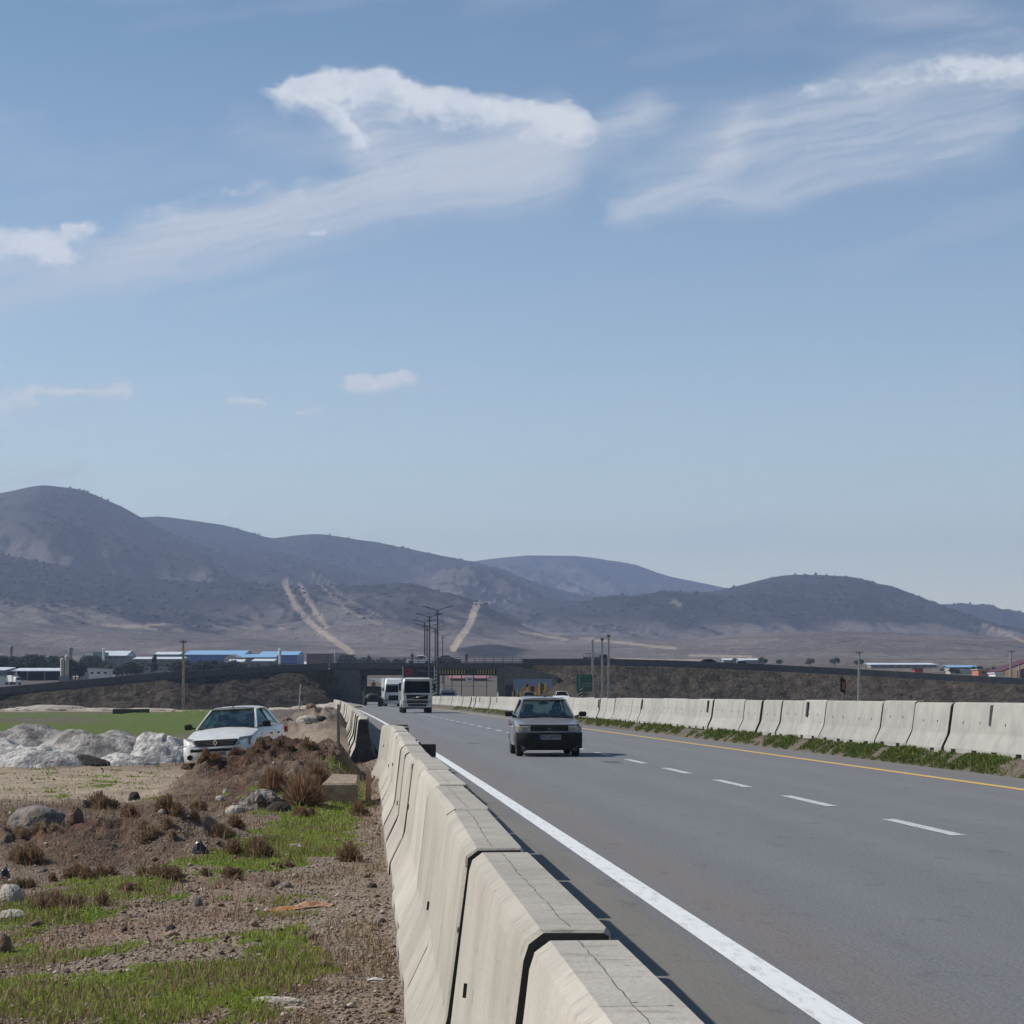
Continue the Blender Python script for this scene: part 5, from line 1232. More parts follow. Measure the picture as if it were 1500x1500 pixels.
def road_sign():
    y = 262; x = (856-750)/F*y; r = empty('road_sign', (x, y, .3), (0, 0, .10), 'green highway sign with white lines on two posts, beside the tall poles', 'sign')
    m = [M('sign_green', (.004, .085, .05), .5, (.004, .065, .04), scale=2), M('sign_white', (.30, .42, .38), .5)]
    zc = 1.5+17.5*y/F-.3; b = MB(); b.box((0, 0, zc), (1.95, .06, 2.05), bev=.02, k=0); b.build('panel', m[0], r)
    b = MB()
    for z, x0, x1 in ((.78, -.7, -.25), (-.05, -.30, .85), (-.36, -.30, .85)): b.box(((x0+x1)/2, -.045, zc+z), (x1-x0, .02, .05))
    b.box((-.62, -.045, zc-.15), (.06, .02, 1.5)); b.box((-.42, -.045, zc-.75), (.5, .02, .06), (0, -.75, 0)); b.build('sign_marking', m[1], r)
    for s in (-.75, .72):
        b = MB(); b.box((s, .08, (zc+.9)/2), (.10, .08, zc+.9)); b.build('post', MT['steel'], r)
road_sign()
def chevron_board():
    y = 240; x = (851-750)/F*y; r = empty('chevron_board', (x, y, .3), label='narrow striped hazard board standing at the left foot of the green sign', cat='sign')
    b = MB(); b.box((0, 0, 1.35), (.40, .03, 1.25)); b.build('panel', MT['black'], r)
    b = MB()
    for k in range(3): b.plate([(-.18, -.02, .85+k*.38), (.18, -.02, 1.1+k*.38), (.18, -.02, 1.25+k*.38), (-.18, -.02, 1.0+k*.38)], .01)
    b.build('stripe', MT['plate'], r); b = MB(); b.box((0, .03, .5), (.06, .05, 1.4)); b.build('post', MT['steel'], r)
chevron_board()
def delineator():
    y = 118; x = (1235-750)/F*y; r = empty('delineator', (x, y, .3), (0, 0, .5), 'black delineator board with an orange reflector, left of the thin pole', 'delineator')
    b = MB(); b.plate([(-.17, 0, 1.40), (.17, 0, 1.28), (.17, 0, 2.02), (-.17, 0, 2.16)], .05); b.build('board', MT['black'], r)
    b = MB(); b.plate([(-.085, -.03, 1.50), (.085, -.03, 1.45), (.085, -.03, 1.88), (-.085, -.03, 1.93)], .02); b.build('reflector', M('reflector_orange', (.26, .08, .03), .4, (.16, .08, .03), scale=12), r)
    b = MB(); b.tube((0, .04, -.3), (0, .04, 1.8), .04); b.build('post', MT['steel'], r)
delineator()
b = MB(); b.lathe((0, 0, 0), (0, 0, .85), [(0, .22), (.1, .2), (.12, .12), (.9, .05), (1, .03)], 12); o = b.build('traffic_cone', MT['plate']); o.location = ((703.5+26-750)/F*250, 250, .5); o.location = ((729.5-750)/F*250, 250, .5)
o.location.z = .65; meta(o, 'pale cone standing beyond the median at the foot of the right abutment', 'cone'); o.scale = (1.3, 1.3, 1.4)
# slim poles and a rail seen through the right span
def frame_fence():
    r = empty('pipe_fence', (-9, 372, 0), label='row of slim dark pipes joined by one rail, seen through the right span', cat='fence')
    for px_ in (650.5, 662, 676, 693.5, 713):
        x = (px_-750)/F*372; z = zl(x, 372); b = MB(); b.tube((x+9, 0, z-.3), (x+9, 0, 5.4), .07, n=6); b.build('post', MT['dark_steel'], r)
    b = MB(); b.tube((-11.7+9, 0, 3.0), (-4.0+9, 0, 3.0), .03, n=5); b.build('rail', MT['dark_steel'], r)
frame_fence()
# banner hung below the bridge railing
def banner():
    r = empty('banner', (-14.35, 335.85, 4.5), label='dark banner with a red end and pale script hung on the bridge above the trucks', cat='banner')
    b = MB()
    def q(x0, x1, z0, z1, k, o_=0): b.box(((x0+x1)/2, -o_, (z0+z1)/2), (x1-x0, .02, z1-z0), k=k)
    q(-2.35, 2.35, -.35, 1.35, 0); q(-2.15, -.75, -.15, 1.1, 1, .012); q(-2.5, -2.35, -.35, 1.35, 3, .004); q(2.35, 2.5, -.35, 1.35, 3, .004)
    rn = random.Random(5); x = -.6
    while x < 2.1:
        w = rn.uniform(.08, .28); z = rn.uniform(.45, .7); q(x, x+w, z, z+.07, 2, .012)
        if rn.random() < .5: q(x+w*.4, x+w*.4+.06, z+.07, z+rn.uniform(.2, .35), 2, .012)
        x += w+rn.uniform(.02, .08)
    b.build('cloth', [M('banner_black', (.012, .014, .02), .8), M('banner_red', (.16, .02, .025), .8), M('banner_pale', (.22, .22, .22), .8), MT['plate']], r)
banner()

# ------------------------------------------------------------------ buildings on the plain
BM = dict(mauve=M('render_mauve', (.10, .088, .092), .9, scale=.4), white=M('render_white', (.62, .62, .60), .8, (.50, .49, .47), scale=.4), beige=M('render_beige', (.42, .38, .31), .85, (.34, .31, .26), scale=.4), grey=M('render_grey', (.20, .20, .20), .85, scale=.4), brown=M('brown_brick', (.16, .10, .075), .9, (.11, .07, .055), scale=.6),
          dark=M('shed_dark', (.035, .037, .04), .9, scale=.4), blue=M('blue_sheet', (.055, .13, .36), .5, (.04, .10, .29), scale=.25), lblue=M('light_blue_roof', (.24, .42, .62), .5, (.20, .36, .56), scale=.25), teal=M('teal_sheet', (.13, .27, .29), .6, scale=.3),
          wroof=M('white_roof', (.62, .65, .68), .6, (.50, .54, .58), scale=.2), pink=M('pink_roof', (.30, .13, .14), .7, (.24, .12, .12), scale=.3), broof=M('maroon_roof', (.075, .018, .03), .7, scale=.5), orange=M('orange_sheet', (.42, .17, .09), .7, scale=.4), win=M('window_dark', (.03, .035, .045), .3), red=M('red_wall', (.3, .06, .05), .8))
def house(px0, px1, py0, py1, y, wall, roof, label, kind='gable', depth=None, wins=0, cat='building', name='building', doors=0, eave=.55, along=True, open_front=False):
    s = y/F; x0 = (px0-750)*s; x1 = (px1-750)*s; zt = CH+(HZ-py0)*s; zb = CH+(HZ-py1)*s; W = x1-x0; H = zt-zb; D = depth or max(W*.35, 8)
    r = empty(name, ((x0+x1)/2, y, zb), label=label, cat=cat)
    hw = H*eave if kind in ('gable', 'front') else H-.25
    drop = 2.5
    b = MB()
    if kind == 'front':   # gable end faces us
        b.plate([(-W/2, 0, -drop), (W/2, 0, -drop), (W/2, 0, hw), (0, 0, H*.97), (-W/2, 0, hw)], -D)
    else: b.box((0, D/2, (hw-drop)/2), (W, D, hw+drop))
    if open_front:
        n = max(3, int(W/6))
        for i in range(n+1): b = MB(); b.box((-W/2+W*i/n, .2, (hw-drop)/2), (.3, .3, hw+drop)); b.build('pillar', BM['grey'], r)
        b = MB(); b.box((0, D*.8, (hw-drop)/2), (W, D*.4, hw+drop))
    b.build('wall', BM[wall], r)
    b = MB()
    if kind == 'gable':
        e = .5; b.plate([(-W/2-e, -e, hw), (W/2+e, -e, hw), (W/2+e, D/2, H), (-W/2-e, D/2, H)], .15); b.plate([(-W/2-e, D+e, hw), (-W/2-e, D/2, H), (W/2+e, D/2, H), (W/2+e, D+e, hw)], .15)
        b.plate([(-W/2, .05, hw-.1), (-W/2, D/2, H-.2), (-W/2, D-.05, hw-.1)], .2); b.plate([(W/2, .05, hw-.1), (W/2, D-.05, hw-.1), (W/2, D/2, H-.2)], .2)
    elif kind == 'front':
        e = .6
        for sg in (-1, 1): b.plate([(sg*(W/2+e), -e, hw-.15), (0, -e, H), (0, D+e, H), (sg*(W/2+e), D+e, hw-.15)], .2*sg)
    elif kind == 'shed':
        b.plate([(-W/2-.4, -.6, hw), (W/2+.4, -.6, hw), (W/2+.4, D+.4, hw+.9), (-W/2-.4, D+.4, hw+.9)], .25)
    else: b.box((0, D/2, H-.12), (W+.6, D+.6, .25))
    b.build('roof', BM[roof], r)
    for i in range(wins):
        xx = -W/2+W*(i+.5)/wins; b = MB(); b.box((xx, -.03, hw*.55), (min(W/wins*.45, 2.2), .1, min(hw*.32, 1.6))); b.build('window', BM['win'], r)
    for i in range(doors):
        xx = -W/2+W*(i+.7)/max(doors, 1)*.8; b = MB(); b.box((xx, -.05, hw*.3), (min(W*.2, 3.5), .12, hw*.6)); b.build('door', BM['dark'], r)
    return r
house(15, 90, 981, 995, 610, 'dark', 'wroof', 'long low open shed with a white roof at the far left of the plain', 'shed', 14, open_front=True)
house(-30, 6, 980, 992, 605, 'grey', 'wroof', 'grey shed with a white roof cut by the left edge of the frame', 'shed', 12, wins=2)
house(-20, 8, 989, 996, 560, 'white', 'teal', 'small pale blue shed at the left edge below the white roofed shed', 'flat', 6)
house(130, 159, 980, 991, 560, 'white', 'wroof', 'small white flat roofed hut with dark windows, right of the silos', 'flat', 6, wins=3)
house(136, 150, 955, 967, 900, 'teal', 'teal', 'teal sided shed left of a white gabled warehouse', 'flat', 14)
house(148, 184, 952.5, 968, 905, 'grey', 'wroof', 'white roofed gabled warehouse with a small tank, left part of the plain', 'gable', 24, wins=4, eave=.5)
house(116, 146, 978, 984, 640, 'beige', 'beige', 'low beige outbuilding behind the white hut', 'flat', 8)
house(168, 200, 976, 984, 700, 'beige', 'wroof', 'beige wall like building right of the white hut', 'flat', 8, wins=3)
house(200, 240, 975.5, 984, 690, 'beige', 'grey', 'low beige building left of the lone utility pole', 'flat', 9, wins=4)
house(196, 266, 961.5, 972, 850, 'grey', 'wroof', 'long grey shed with a pale roof behind the lone utility pole', 'gable', 20, wins=6, eave=.65)
house(226, 262, 954, 963, 980, 'grey', 'wroof', 'pair of white roofed sheds far behind the lone utility pole', 'gable', 26, eave=.5)
house(270, 356, 951.5, 968, 960, 'blue', 'lblue', 'large bright blue warehouse with a light blue roof, right of the lone utility pole', 'gable', 40, eave=.55)
house(380, 435, 953, 967, 1000, 'blue', 'lblue', 'blue warehouse with a light blue roof, farthest right of the blue sheds', 'gable', 34, eave=.55)
house(333, 352, 959, 974, 810, 'beige', 'beige', 'beige gable end with a round topped doorway in front of the blue warehouse', 'front', 8, doors=1, eave=.7)
house(341, 402, 957.5, 968, 830, 'grey', 'lblue', 'shed with a long pale blue roof between the two blue warehouses', 'gable', 22, eave=.5)
house(370, 400, 967, 973.5, 760, 'grey', 'wroof', 'low white roofed shed below the pale blue roof', 'shed', 9)
house(334, 356, 968, 974.5, 750, 'beige', 'wroof', 'small white topped wall below the beige gable', 'shed', 5)
house(449, 482, 957.5, 970, 880, 'brown', 'dark', 'unfinished brown building of two storeys near the left bridge end', 'flat', 16, wins=5)
house(486, 503, 957, 970, 900, 'beige', 'brown', 'small brown and beige building beside a dark round tree', 'flat', 12, wins=2)
house(660, 713, 986.5, 999, 560, 'mauve', 'pink', 'long building with a pink roof seen through the right span of the bridge', 'gable', 14, wins=5, eave=.45)
house(682, 694, 991.5, 998, 545, 'white', 'wroof', 'small white kiosk below the pink roof seen through the bridge', 'flat', 4, wins=1)
house(1276, 1372, 972.5, 979, 900, 'grey', 'wroof', 'very long low white roofed shed on the right of the plain', 'shed', 16, wins=8)
house(1392, 1432, 974, 981, 850, 'grey', 'lblue', 'long pale blue shed left of the orange building on the right', 'gable', 18, wins=4)
house(1392, 1440, 980.5, 987, 700, 'beige', 'wroof', 'low pale wall building below the pale blue shed on the right', 'flat', 7)
house(1433, 1449, 980, 990, 640, 'orange', 'beige', 'small orange walled building on the right of the plain', 'flat', 9, wins=1)
house(1458, 1477, 985, 993, 560, 'white', 'wroof', 'white sheet walled shed left of the brown roofed house', 'flat', 8)
house(1470, 1560, 966, 996, 440, 'brown', 'broof', 'brown house with a dark maroon gabled roof at the right edge', 'front', 12, eave=.42, wins=2)
house(1060, 1110, 964, 970, 1100, 'grey', 'wroof', 'faint pale shed far away right of the two cars on the ramp', 'gable', 16)
house(1340, 1352, 979, 984, 640, 'red', 'broof', 'small dark red hut just above the right overpass parapet', 'flat', 5)
def silos():
    y = 575; s = y/F; r = empty('silo', ((94.5-750)*s, y, zl((94.5-750)*s, y)), label='pair of pale concrete silos beside a dark tree on the left', cat='silo'); z0 = r.location.z
    for px_, top, w in ((91.3, 966, 6.3), (98, 962, 6.2)):
        b = MB(); h = CH+(HZ-top)*s-z0; b.tube(((px_-94.5)*s, 0, -2), ((px_-94.5)*s, 0, h), w*s/2, n=16); b.lathe(((px_-94.5)*s, 0, h), ((px_-94.5)*s, 0, h+.5), [(0, w*s/2+.1), (1, .2)], 16); b.build('tank', BM['beige'], r, smooth=True)
    b = MB(); b.box((0, -.8, 1), (2.6, .3, 2.2)); b.build('base', BM['grey'], r)
silos()
def water_tower(px, top, base, y, w, label, mat):
    s = y/F; z0 = CH+(HZ-base)*s; h = (base-top)*s; r = empty('water_tower', ((px-750)*s, y, z0), label=label, cat='tower')
    b = MB(); b.tube((0, 0, -3), (0, 0, h*.62), w*s*.36, n=12); b.build('shaft', BM[mat], r)
    b = MB(); b.lathe((0, 0, h*.58), (0, 0, h), [(0, w*s*.3), (.15, w*s*.5), (.85, w*s*.5), (1, w*s*.25)], 14); b.build('tank', BM[mat], r)
water_tower(103, 948, 972, 640, 7, 'grey concrete tower with a wider top behind the silos', 'grey')
water_tower(16, 946, 975, 800, 6, 'faint tower above the trees at the far left', 'grey')
water_tower(410, 950, 972, 790, 5, 'slim white upright tank between the blue warehouses', 'white')
water_tower(152, 950, 957, 895, 5, 'short white tank standing on the gabled warehouse roof line', 'white')
water_tower(491, 953, 968, 870, 2.6, 'thin pale chimney beside the dark round tree near the bridge end', 'beige')
# pale yards
def yard(px0, px1, py0, py1, name='yard', c=(.55, .53, .48)):
    n = 24; u = np.linspace(px0, px1, n); X = np.zeros((6, n)); Y = X.copy()
    for i, f in enumerate(np.linspace(0, 1, 6)):
        for j in range(n):
            # find the depth whose ground shows at this row
            py = py1+(py0-py1)*f; ys_ = np.linspace(352, 1500, 900); x_ = (u[j]-750)/F*ys_; pr_ = HZ-F*(zland(x_, ys_, False)-CH)/ys_; k = int(np.argmin(abs(pr_-py))); X[i, j] = x_[k]; Y[i, j] = ys_[k]
    Z = np.zeros_like(X)
    o = grid_mesh(name, X, Y, zland(X, Y)+.12, M(name, c, 1, tuple(q*.8 for q in c), scale=.05)); meta(o, kind='structure')

yard(165, 262, 985.5, 990.5)
yard(428, 497, 969.5, 973)
yard(92, 128, 987, 992, c=(.42, .41, .38))
# parked white truck on the far left
r = empty('truck', ((19-750)/F*560, 560, zl((19-750)/F*560, 560)), (0, 0, .9), 'small white lorry parked by the long shed at the far left', 'truck')
b = MB(); b.box((0, .8, 1.5), (2.2, 3.4, 1.7), bev=.1); b.build('box_body', MT['white_paint'], r)
b = MB(); b.box((0, -1.7, 1.2), (2.0, 1.4, 1.5), bev=.25); b.build('cab', MT['white_paint'], r)
b = MB(); b.box((0, -2.38, 1.5), (1.7, .06, .6)); b.build('windshield', MT['dark_glass'], r)
truck_wheels(r, (-1.6, 1.6), 2.1, .42)

# ------------------------------------------------------------------ trees (trunk with limbs, crown of leaf clumps)
LEAF = M('foliage', (.045, .06, .035), .9, (.085, .09, .05), scale=.45, detail=5, spec=.15); LEAFB = M('dark_foliage', (.025, .042, .032), .9, (.05, .065, .045), scale=.5, spec=.15); BARK = M('bark', (.09, .07, .055), .95)
def tree_proto(seed, shape, mat):
    rn = np.random.default_rng(seed); r = empty('tree', (0, 0, 0), label='tree', cat='tree')
    b = MB(); b.tube((0, 0, -.5), (.05, 0, 2.2), .22, .15, 7); b.tube((.05, 0, 2.2), (.2, .1, 4.6), .15, .05, 6)
    for k in range(6):
        a = k*1.1; b.tube((.08, 0, 1.8+k*.4), (math.cos(a)*1.3, math.sin(a)*1.3, 3.0+k*.45), .07, .02, 5)
    b.build('trunk', BARK, r)
    n = 1100; lobes = []
    for k in range(14):
        a = rn.random()*6.28; zc = rn.uniform(.25, .95)
        if shape == 'round': c = (math.cos(a)*1.5*math.sin(math.pi*zc*.9+.2), math.sin(a)*1.5*math.sin(math.pi*zc*.9+.2), 1.2+zc*4.2); rad = rn.uniform(.8, 1.3)
        else: c = (math.cos(a)*.6*(1.15-zc), math.sin(a)*.6*(1.15-zc), .6+zc*6.2); rad = rn.uniform(.5, .9)*(1.25-zc*.7)
        lobes.append((c, rad))
    ci = rn.integers(0, 14, n); cen = np.array([lobes[i][0] for i in ci]); rad = np.array([lobes[i][1] for i in ci])
    d = rn.normal(size=(n, 3)); d /= np.linalg.norm(d, axis=1)[:, None]; p = cen+d*rad[:, None]*rn.uniform(.55, 1.08, n)[:, None]
    u = rn.normal(size=(n, 3)); u /= np.linalg.norm(u, axis=1)[:, None]; v = np.cross(u, d); v /= np.linalg.norm(v, axis=1)[:, None]+1e-6
    s = rn.uniform(.14, .34, n)[:, None]; co = np.stack([p-u*s, p+v*s*.7, p+u*s, p-v*s*.7], 1).reshape(-1, 3); fa = np.arange(4*n).reshape(-1, 4)
    link_mesh('crown', co, fa, mat, r); return r
TP = [tree_proto(1, 'round', LEAF), tree_proto(2, 'round', LEAFB), tree_proto(3, 'tall', LEAFB), tree_proto(4, 'round', LEAFB)]
tree_used = [False]*4
def tree(px, py_top, py_base, y, kind, label, group, wide=1.0):
    s = y/F; x = (px-750)*s; z = zl(x, y); zb = CH+(HZ-py_base)*s; h = CH+(HZ-py_top)*s-min(z, zb)
    if tree_used[kind]: o = copy_tree(TP[kind])
    else: o = TP[kind]; tree_used[kind] = True
    k = max(h, 2)/(6.6 if kind != 2 else 7.1); o.location = (x, y, min(z, zb)); k2 = k*(1+max(0, zb-z)/max(h, 1)*0)
    o.scale = (k*wide, k*wide, k); o.rotation_euler = (0, 0, rb.uniform(0, 6.28)); meta(o, label, 'tree', group)
rt = random.Random(21)
GL = 'trees of the dark belt on the far left plain'; tl = 'dark tree in the far left belt above the long white roofed shed'
for i in range(24): tree(-14+i*4.7+rt.uniform(-2, 2), rt.uniform(957, 966), rt.uniform(978, 983), rt.uniform(640, 760), rt.choice([0, 1, 1, 3]), tl, GL, 1.25)
for i in range(10): tree(4+i*9.3+rt.uniform(-3, 3), rt.uniform(955, 962), rt.uniform(972, 976), rt.uniform(780, 880), rt.choice([1, 3]), tl, GL, 1.3)
for px_ in (105, 110.5, 116): tree(px_, 962 if px_ < 108 else 966, 991, 600, 1 if px_ < 112 else 3, 'large dark tree right beside the pale silos', 'dark trees beside the silos', 1.15)
for px_ in (127, 132, 137, 143): tree(px_, rt.uniform(956, 961), 977, rt.uniform(720, 780), rt.choice([2, 1]), 'dark pointed tree behind the small white hut', 'pointed trees behind the white hut', 1.2)
for i in range(16): tree(150+i*7.2+rt.uniform(-2, 2), rt.uniform(966, 971), rt.uniform(980, 985), rt.uniform(640, 740), rt.choice([0, 1, 3]), 'small dark tree among beige buildings left of the lone utility pole', 'small trees among the beige buildings', 1.3)
tree(226, 953, 982, 680, 2, 'tall slim cypress like tree rising left of the lone utility pole', None, .8)
for i in range(17): tree(262+i*5.0+rt.uniform(-2, 2), rt.uniform(964, 970), rt.uniform(979, 984), rt.uniform(620, 700), rt.choice([0, 1, 3, 3]), 'grey green tree in front of the large blue warehouse', 'trees in front of the blue warehouse', 1.35)
for i in range(10): tree(350+i*9+rt.uniform(-3, 3), rt.uniform(969, 972), rt.uniform(977, 980), rt.uniform(620, 700), rt.choice([0, 1]), 'low bush like tree above the left parapet near the white roofed sheds', 'low trees above the left parapet', 1.4)
for px_ in (503, 508.5, 513.5): tree(px_, 956.5, 972, 700, 1, 'dark round topped tree behind the left end of the bridge railing', 'dark trees behind the left bridge end', 1.0)
for i in range(9): tree(1380+i*11+rt.uniform(-4, 4), rt.uniform(974, 978), rt.uniform(984, 988), rt.uniform(640, 800), rt.choice([0, 1, 3]), 'small dark tree beyond the right overpass parapet near the orange building', 'small trees beyond the right parapet', 1.3)
for i in range(7): tree(1040+i*36+rt.uniform(-12, 12), rt.uniform(961, 965), rt.uniform(969, 972), rt.uniform(900, 1000), rt.choice([0, 1, 3]), 'tiny distant tree just above the right overpass parapet', 'tiny distant trees above the right parapet', 1.4)
for i in range(8): tree(530+i*13+rt.uniform(-5, 5), rt.uniform(961, 964), rt.uniform(970, 973), rt.uniform(760, 900), rt.choice([0, 1, 3]), 'small distant tree peeping over the bridge railing', 'distant trees behind the bridge railing', 1.4)
for k, u_ in enumerate(tree_used):
    if not u_:
        for c_ in list(TP[k].children): bpy.data.objects.remove(c_)
        bpy.data.objects.remove(TP[k])

# ------------------------------------------------------------------ rough plot on the left: heaps, stones, scrub, litter
def blob(name, mat, w, d, h, seed, rough=.35, fr=1.6, sub=4, flat=.0, smooth=False, sharp=0.0):
    bm = bmesh.new(); bmesh.ops.create_icosphere(bm, subdivisions=sub, radius=1.0)
    co = np.array([v.co[:] for v in bm.verts]); x, y, z = co.T
    n = fbm(x*fr+seed*3.1+z*1.7, y*fr+seed*7.7-z*1.3, seed, 5, .55)-.5; n2 = ridged(x*fr*1.7+z*2+seed, y*fr*1.7-z+seed, seed+9, 3)-.6
    s = 1+n*rough*2+n2*rough*sharp
    co = co*s[:, None]*np.array([w/2, d/2, h]); co[:, 2] = np.maximum(co[:, 2], -.12*h if flat == 0 else -h)
    if flat: co[:, 2] = np.minimum(co[:, 2], h*flat)
    for v, c in zip(bm.verts, co): v.co = c
    me = bpy.data.meshes.new(name); bm.to_mesh(me); bm.free(); me.materials.append(mat)
    if smooth: me.polygons.foreach_set('use_smooth', [True]*len(me.polygons))
    o = bpy.data.objects.new(name, me); C.objects.link(o); return o
def on_px(px, py): return ground_at(px, py)
HEAP = M('pale_gravel', (.56, .53, .49), .95, (.27, .255, .25), scale=2.2, detail=6, lo=.4, hi=.62, bump=.09, bscale=9, spec=.1)
HEAPD = M('grey_gravel', (.40, .37, .345), .95, (.14, .13, .125), scale=2.0, detail=6, bump=.09, bscale=10, spec=.1)
def heap(x, y, w, d, h, seed, mat, label):
    n = 70; u = np.linspace(-1, 1, n); A, B = np.meshgrid(u, u); rr_ = np.sqrt((A**2+B**2)); k = np.clip(1-rr_, 0, 1)
    H = h*(1-(1-k)**1.7)*(1+.9*(fbm(A*1.9+seed, B*1.6+seed, seed, 5, .58)-.5))+h*.14*(ridged(A*3.4+seed, B*3.0, seed+5, 5)-.6)*np.clip(k*4, 0, 1)-.10*(1-np.clip(k*6, 0, 1))
    X = x+A*w/2*(1+.15*fbm(A*2, B*2, seed+2)); Y = y+B*d/2; Z = zland(X, Y)+H-.02
    o = grid_mesh('gravel_pile', X-x, Y-y, Z-zl(x, y), mat, smooth=True); o.location = (x, y, zl(x, y)); meta(o, label, 'gravel pile')
def hp(px, py, y): return (px-750)/F*y, y
x, y = hp(55, 0, 63.5); heap(x, y, 6.4, 6, .92, 4, HEAPD, 'broad grey gravel pile at the far left behind a whiter heap')
x, y = hp(150, 0, 62.5); heap(x, y, 4.6, 5, 1.02, 8, HEAPD, 'tall grey gravel pile in the middle of the row with a dark stained side')
x, y = hp(232, 0, 62); heap(x, y, 2.5, 4, .86, 12, HEAP, 'pale rounded gravel pile just left of the parked white saloon')
x, y = hp(52, 0, 57.5); heap(x, y, 3.4, 3.2, .62, 16, HEAP, 'whitish gravel heap in front of the broad grey pile')
x, y = hp(182, 0, 58); heap(x, y, 2.0, 2.2, .40, 20, HEAP, 'low white gravel heap in front of the middle pile')
x, y = hp(-10, 0, 60); heap(x, y, 3.4, 4, .7, 24, HEAP, 'whitish gravel heap cut by the left edge of the frame')
x, y = hp(122, 0, 57.2); heap(x, y, 1.7, 1.2, .26, 28, M('black_soil', (.03, .026, .024), .95, bump=.04), 'small black heap of soil at the foot of the white gravel')
# rubble line along the far dirt track
RUB = M('rubble_pale', (.42, .37, .31), .95, (.30, .26, .22), scale=.8, bump=.1)
for k, (px_, w, h) in enumerate(((40, 8, .5), (75, 9, .75), (105, 6, .5), (140, 10, .35), (190, 9, .3), (215, 7, .4), (470, 8, .6), (495, 7, .7), (420, 6, .5))):
    yy = 283 if px_ < 300 else 262; xx = (px_-750)/F*yy; o = blob('rubble_mound', RUB, w, 4, h, 60+k, .4, 2.2, 4); o.location = (xx, yy, zl(xx, yy)-.05)
    meta(o, 'low pale rubble '+['under the left parapet', 'second from the left', 'left of the dark trough', 'behind the dark trough', 'right of the dark trough', 'at the foot of the lone utility pole', 'right of the parked white saloon', 'nearest the dark abutment wall', 'behind the parked white saloon'][k], 'rubble')
b = MB(); b.box((0, 0, .25), (3.6, 1.2, .55), bev=.05); o = b.build('trough', M('trough_concrete', (.06, .055, .045), .95)); yy = 225; xx = (192-750)/F*yy; o.location = (xx, yy, zl(xx, yy)); meta(o, 'dark low concrete trough at the edge of the green field', 'trough')
b = MB(); b.box((0, .3, .4), (2.2, 1.3, .12), bev=.02); b.build('rim_slab', M('trough_concrete_rim', (.09, .08, .065), .95), o)
# concrete block by the barriers
BLK = M('block_concrete', (.33, .255, .18), .95, (.20, .155, .11), scale=7, detail=6, bump=.02)
b = MB(); b.rings([[Vector(p) for p in r_] for r_ in ([(-.30, -.7, -.3), (.26, -.75, -.3), (.24, 1.2, -.3), (-.22, 1.2, -.3)], [(-.30, -.72, .26), (.26, -.76, .28), (.24, 1.2, .30), (-.22, 1.2, .30)], [(-.27, -.69, .29), (.23, -.73, .31), (.21, 1.15, .33), (-.19, 1.15, .33)])])
o = b.build('concrete_block', BLK, smooth=False); o.location = (-2.68, 34.4, zl(-2.68, 34.4)+.02); o.rotation_euler = (.02, .03, .05); meta(o, 'weathered brown concrete block lying beside the left barriers', 'block')
ROCKM = dict(grey=M('grey_rock', (.20, .17, .15), .95, (.09, .075, .065), scale=2.6, detail=7, bump=.06, bscale=6), brown=M('brown_rock', (.21, .13, .095), .95, (.10, .065, .05), scale=3, detail=6, bump=.05), pale=M('pale_rock', (.46, .42, .36), .95, (.30, .27, .23), scale=5, bump=.03), dark=M('dark_rock', (.05, .042, .038), .95, (.02, .018, .016), scale=4, bump=.04),
             crumb=M('crumbly_rock', (.27, .23, .20), .95, (.06, .045, .038), scale=5.5, detail=7, lo=.42, hi=.56, bump=.12, bscale=7))
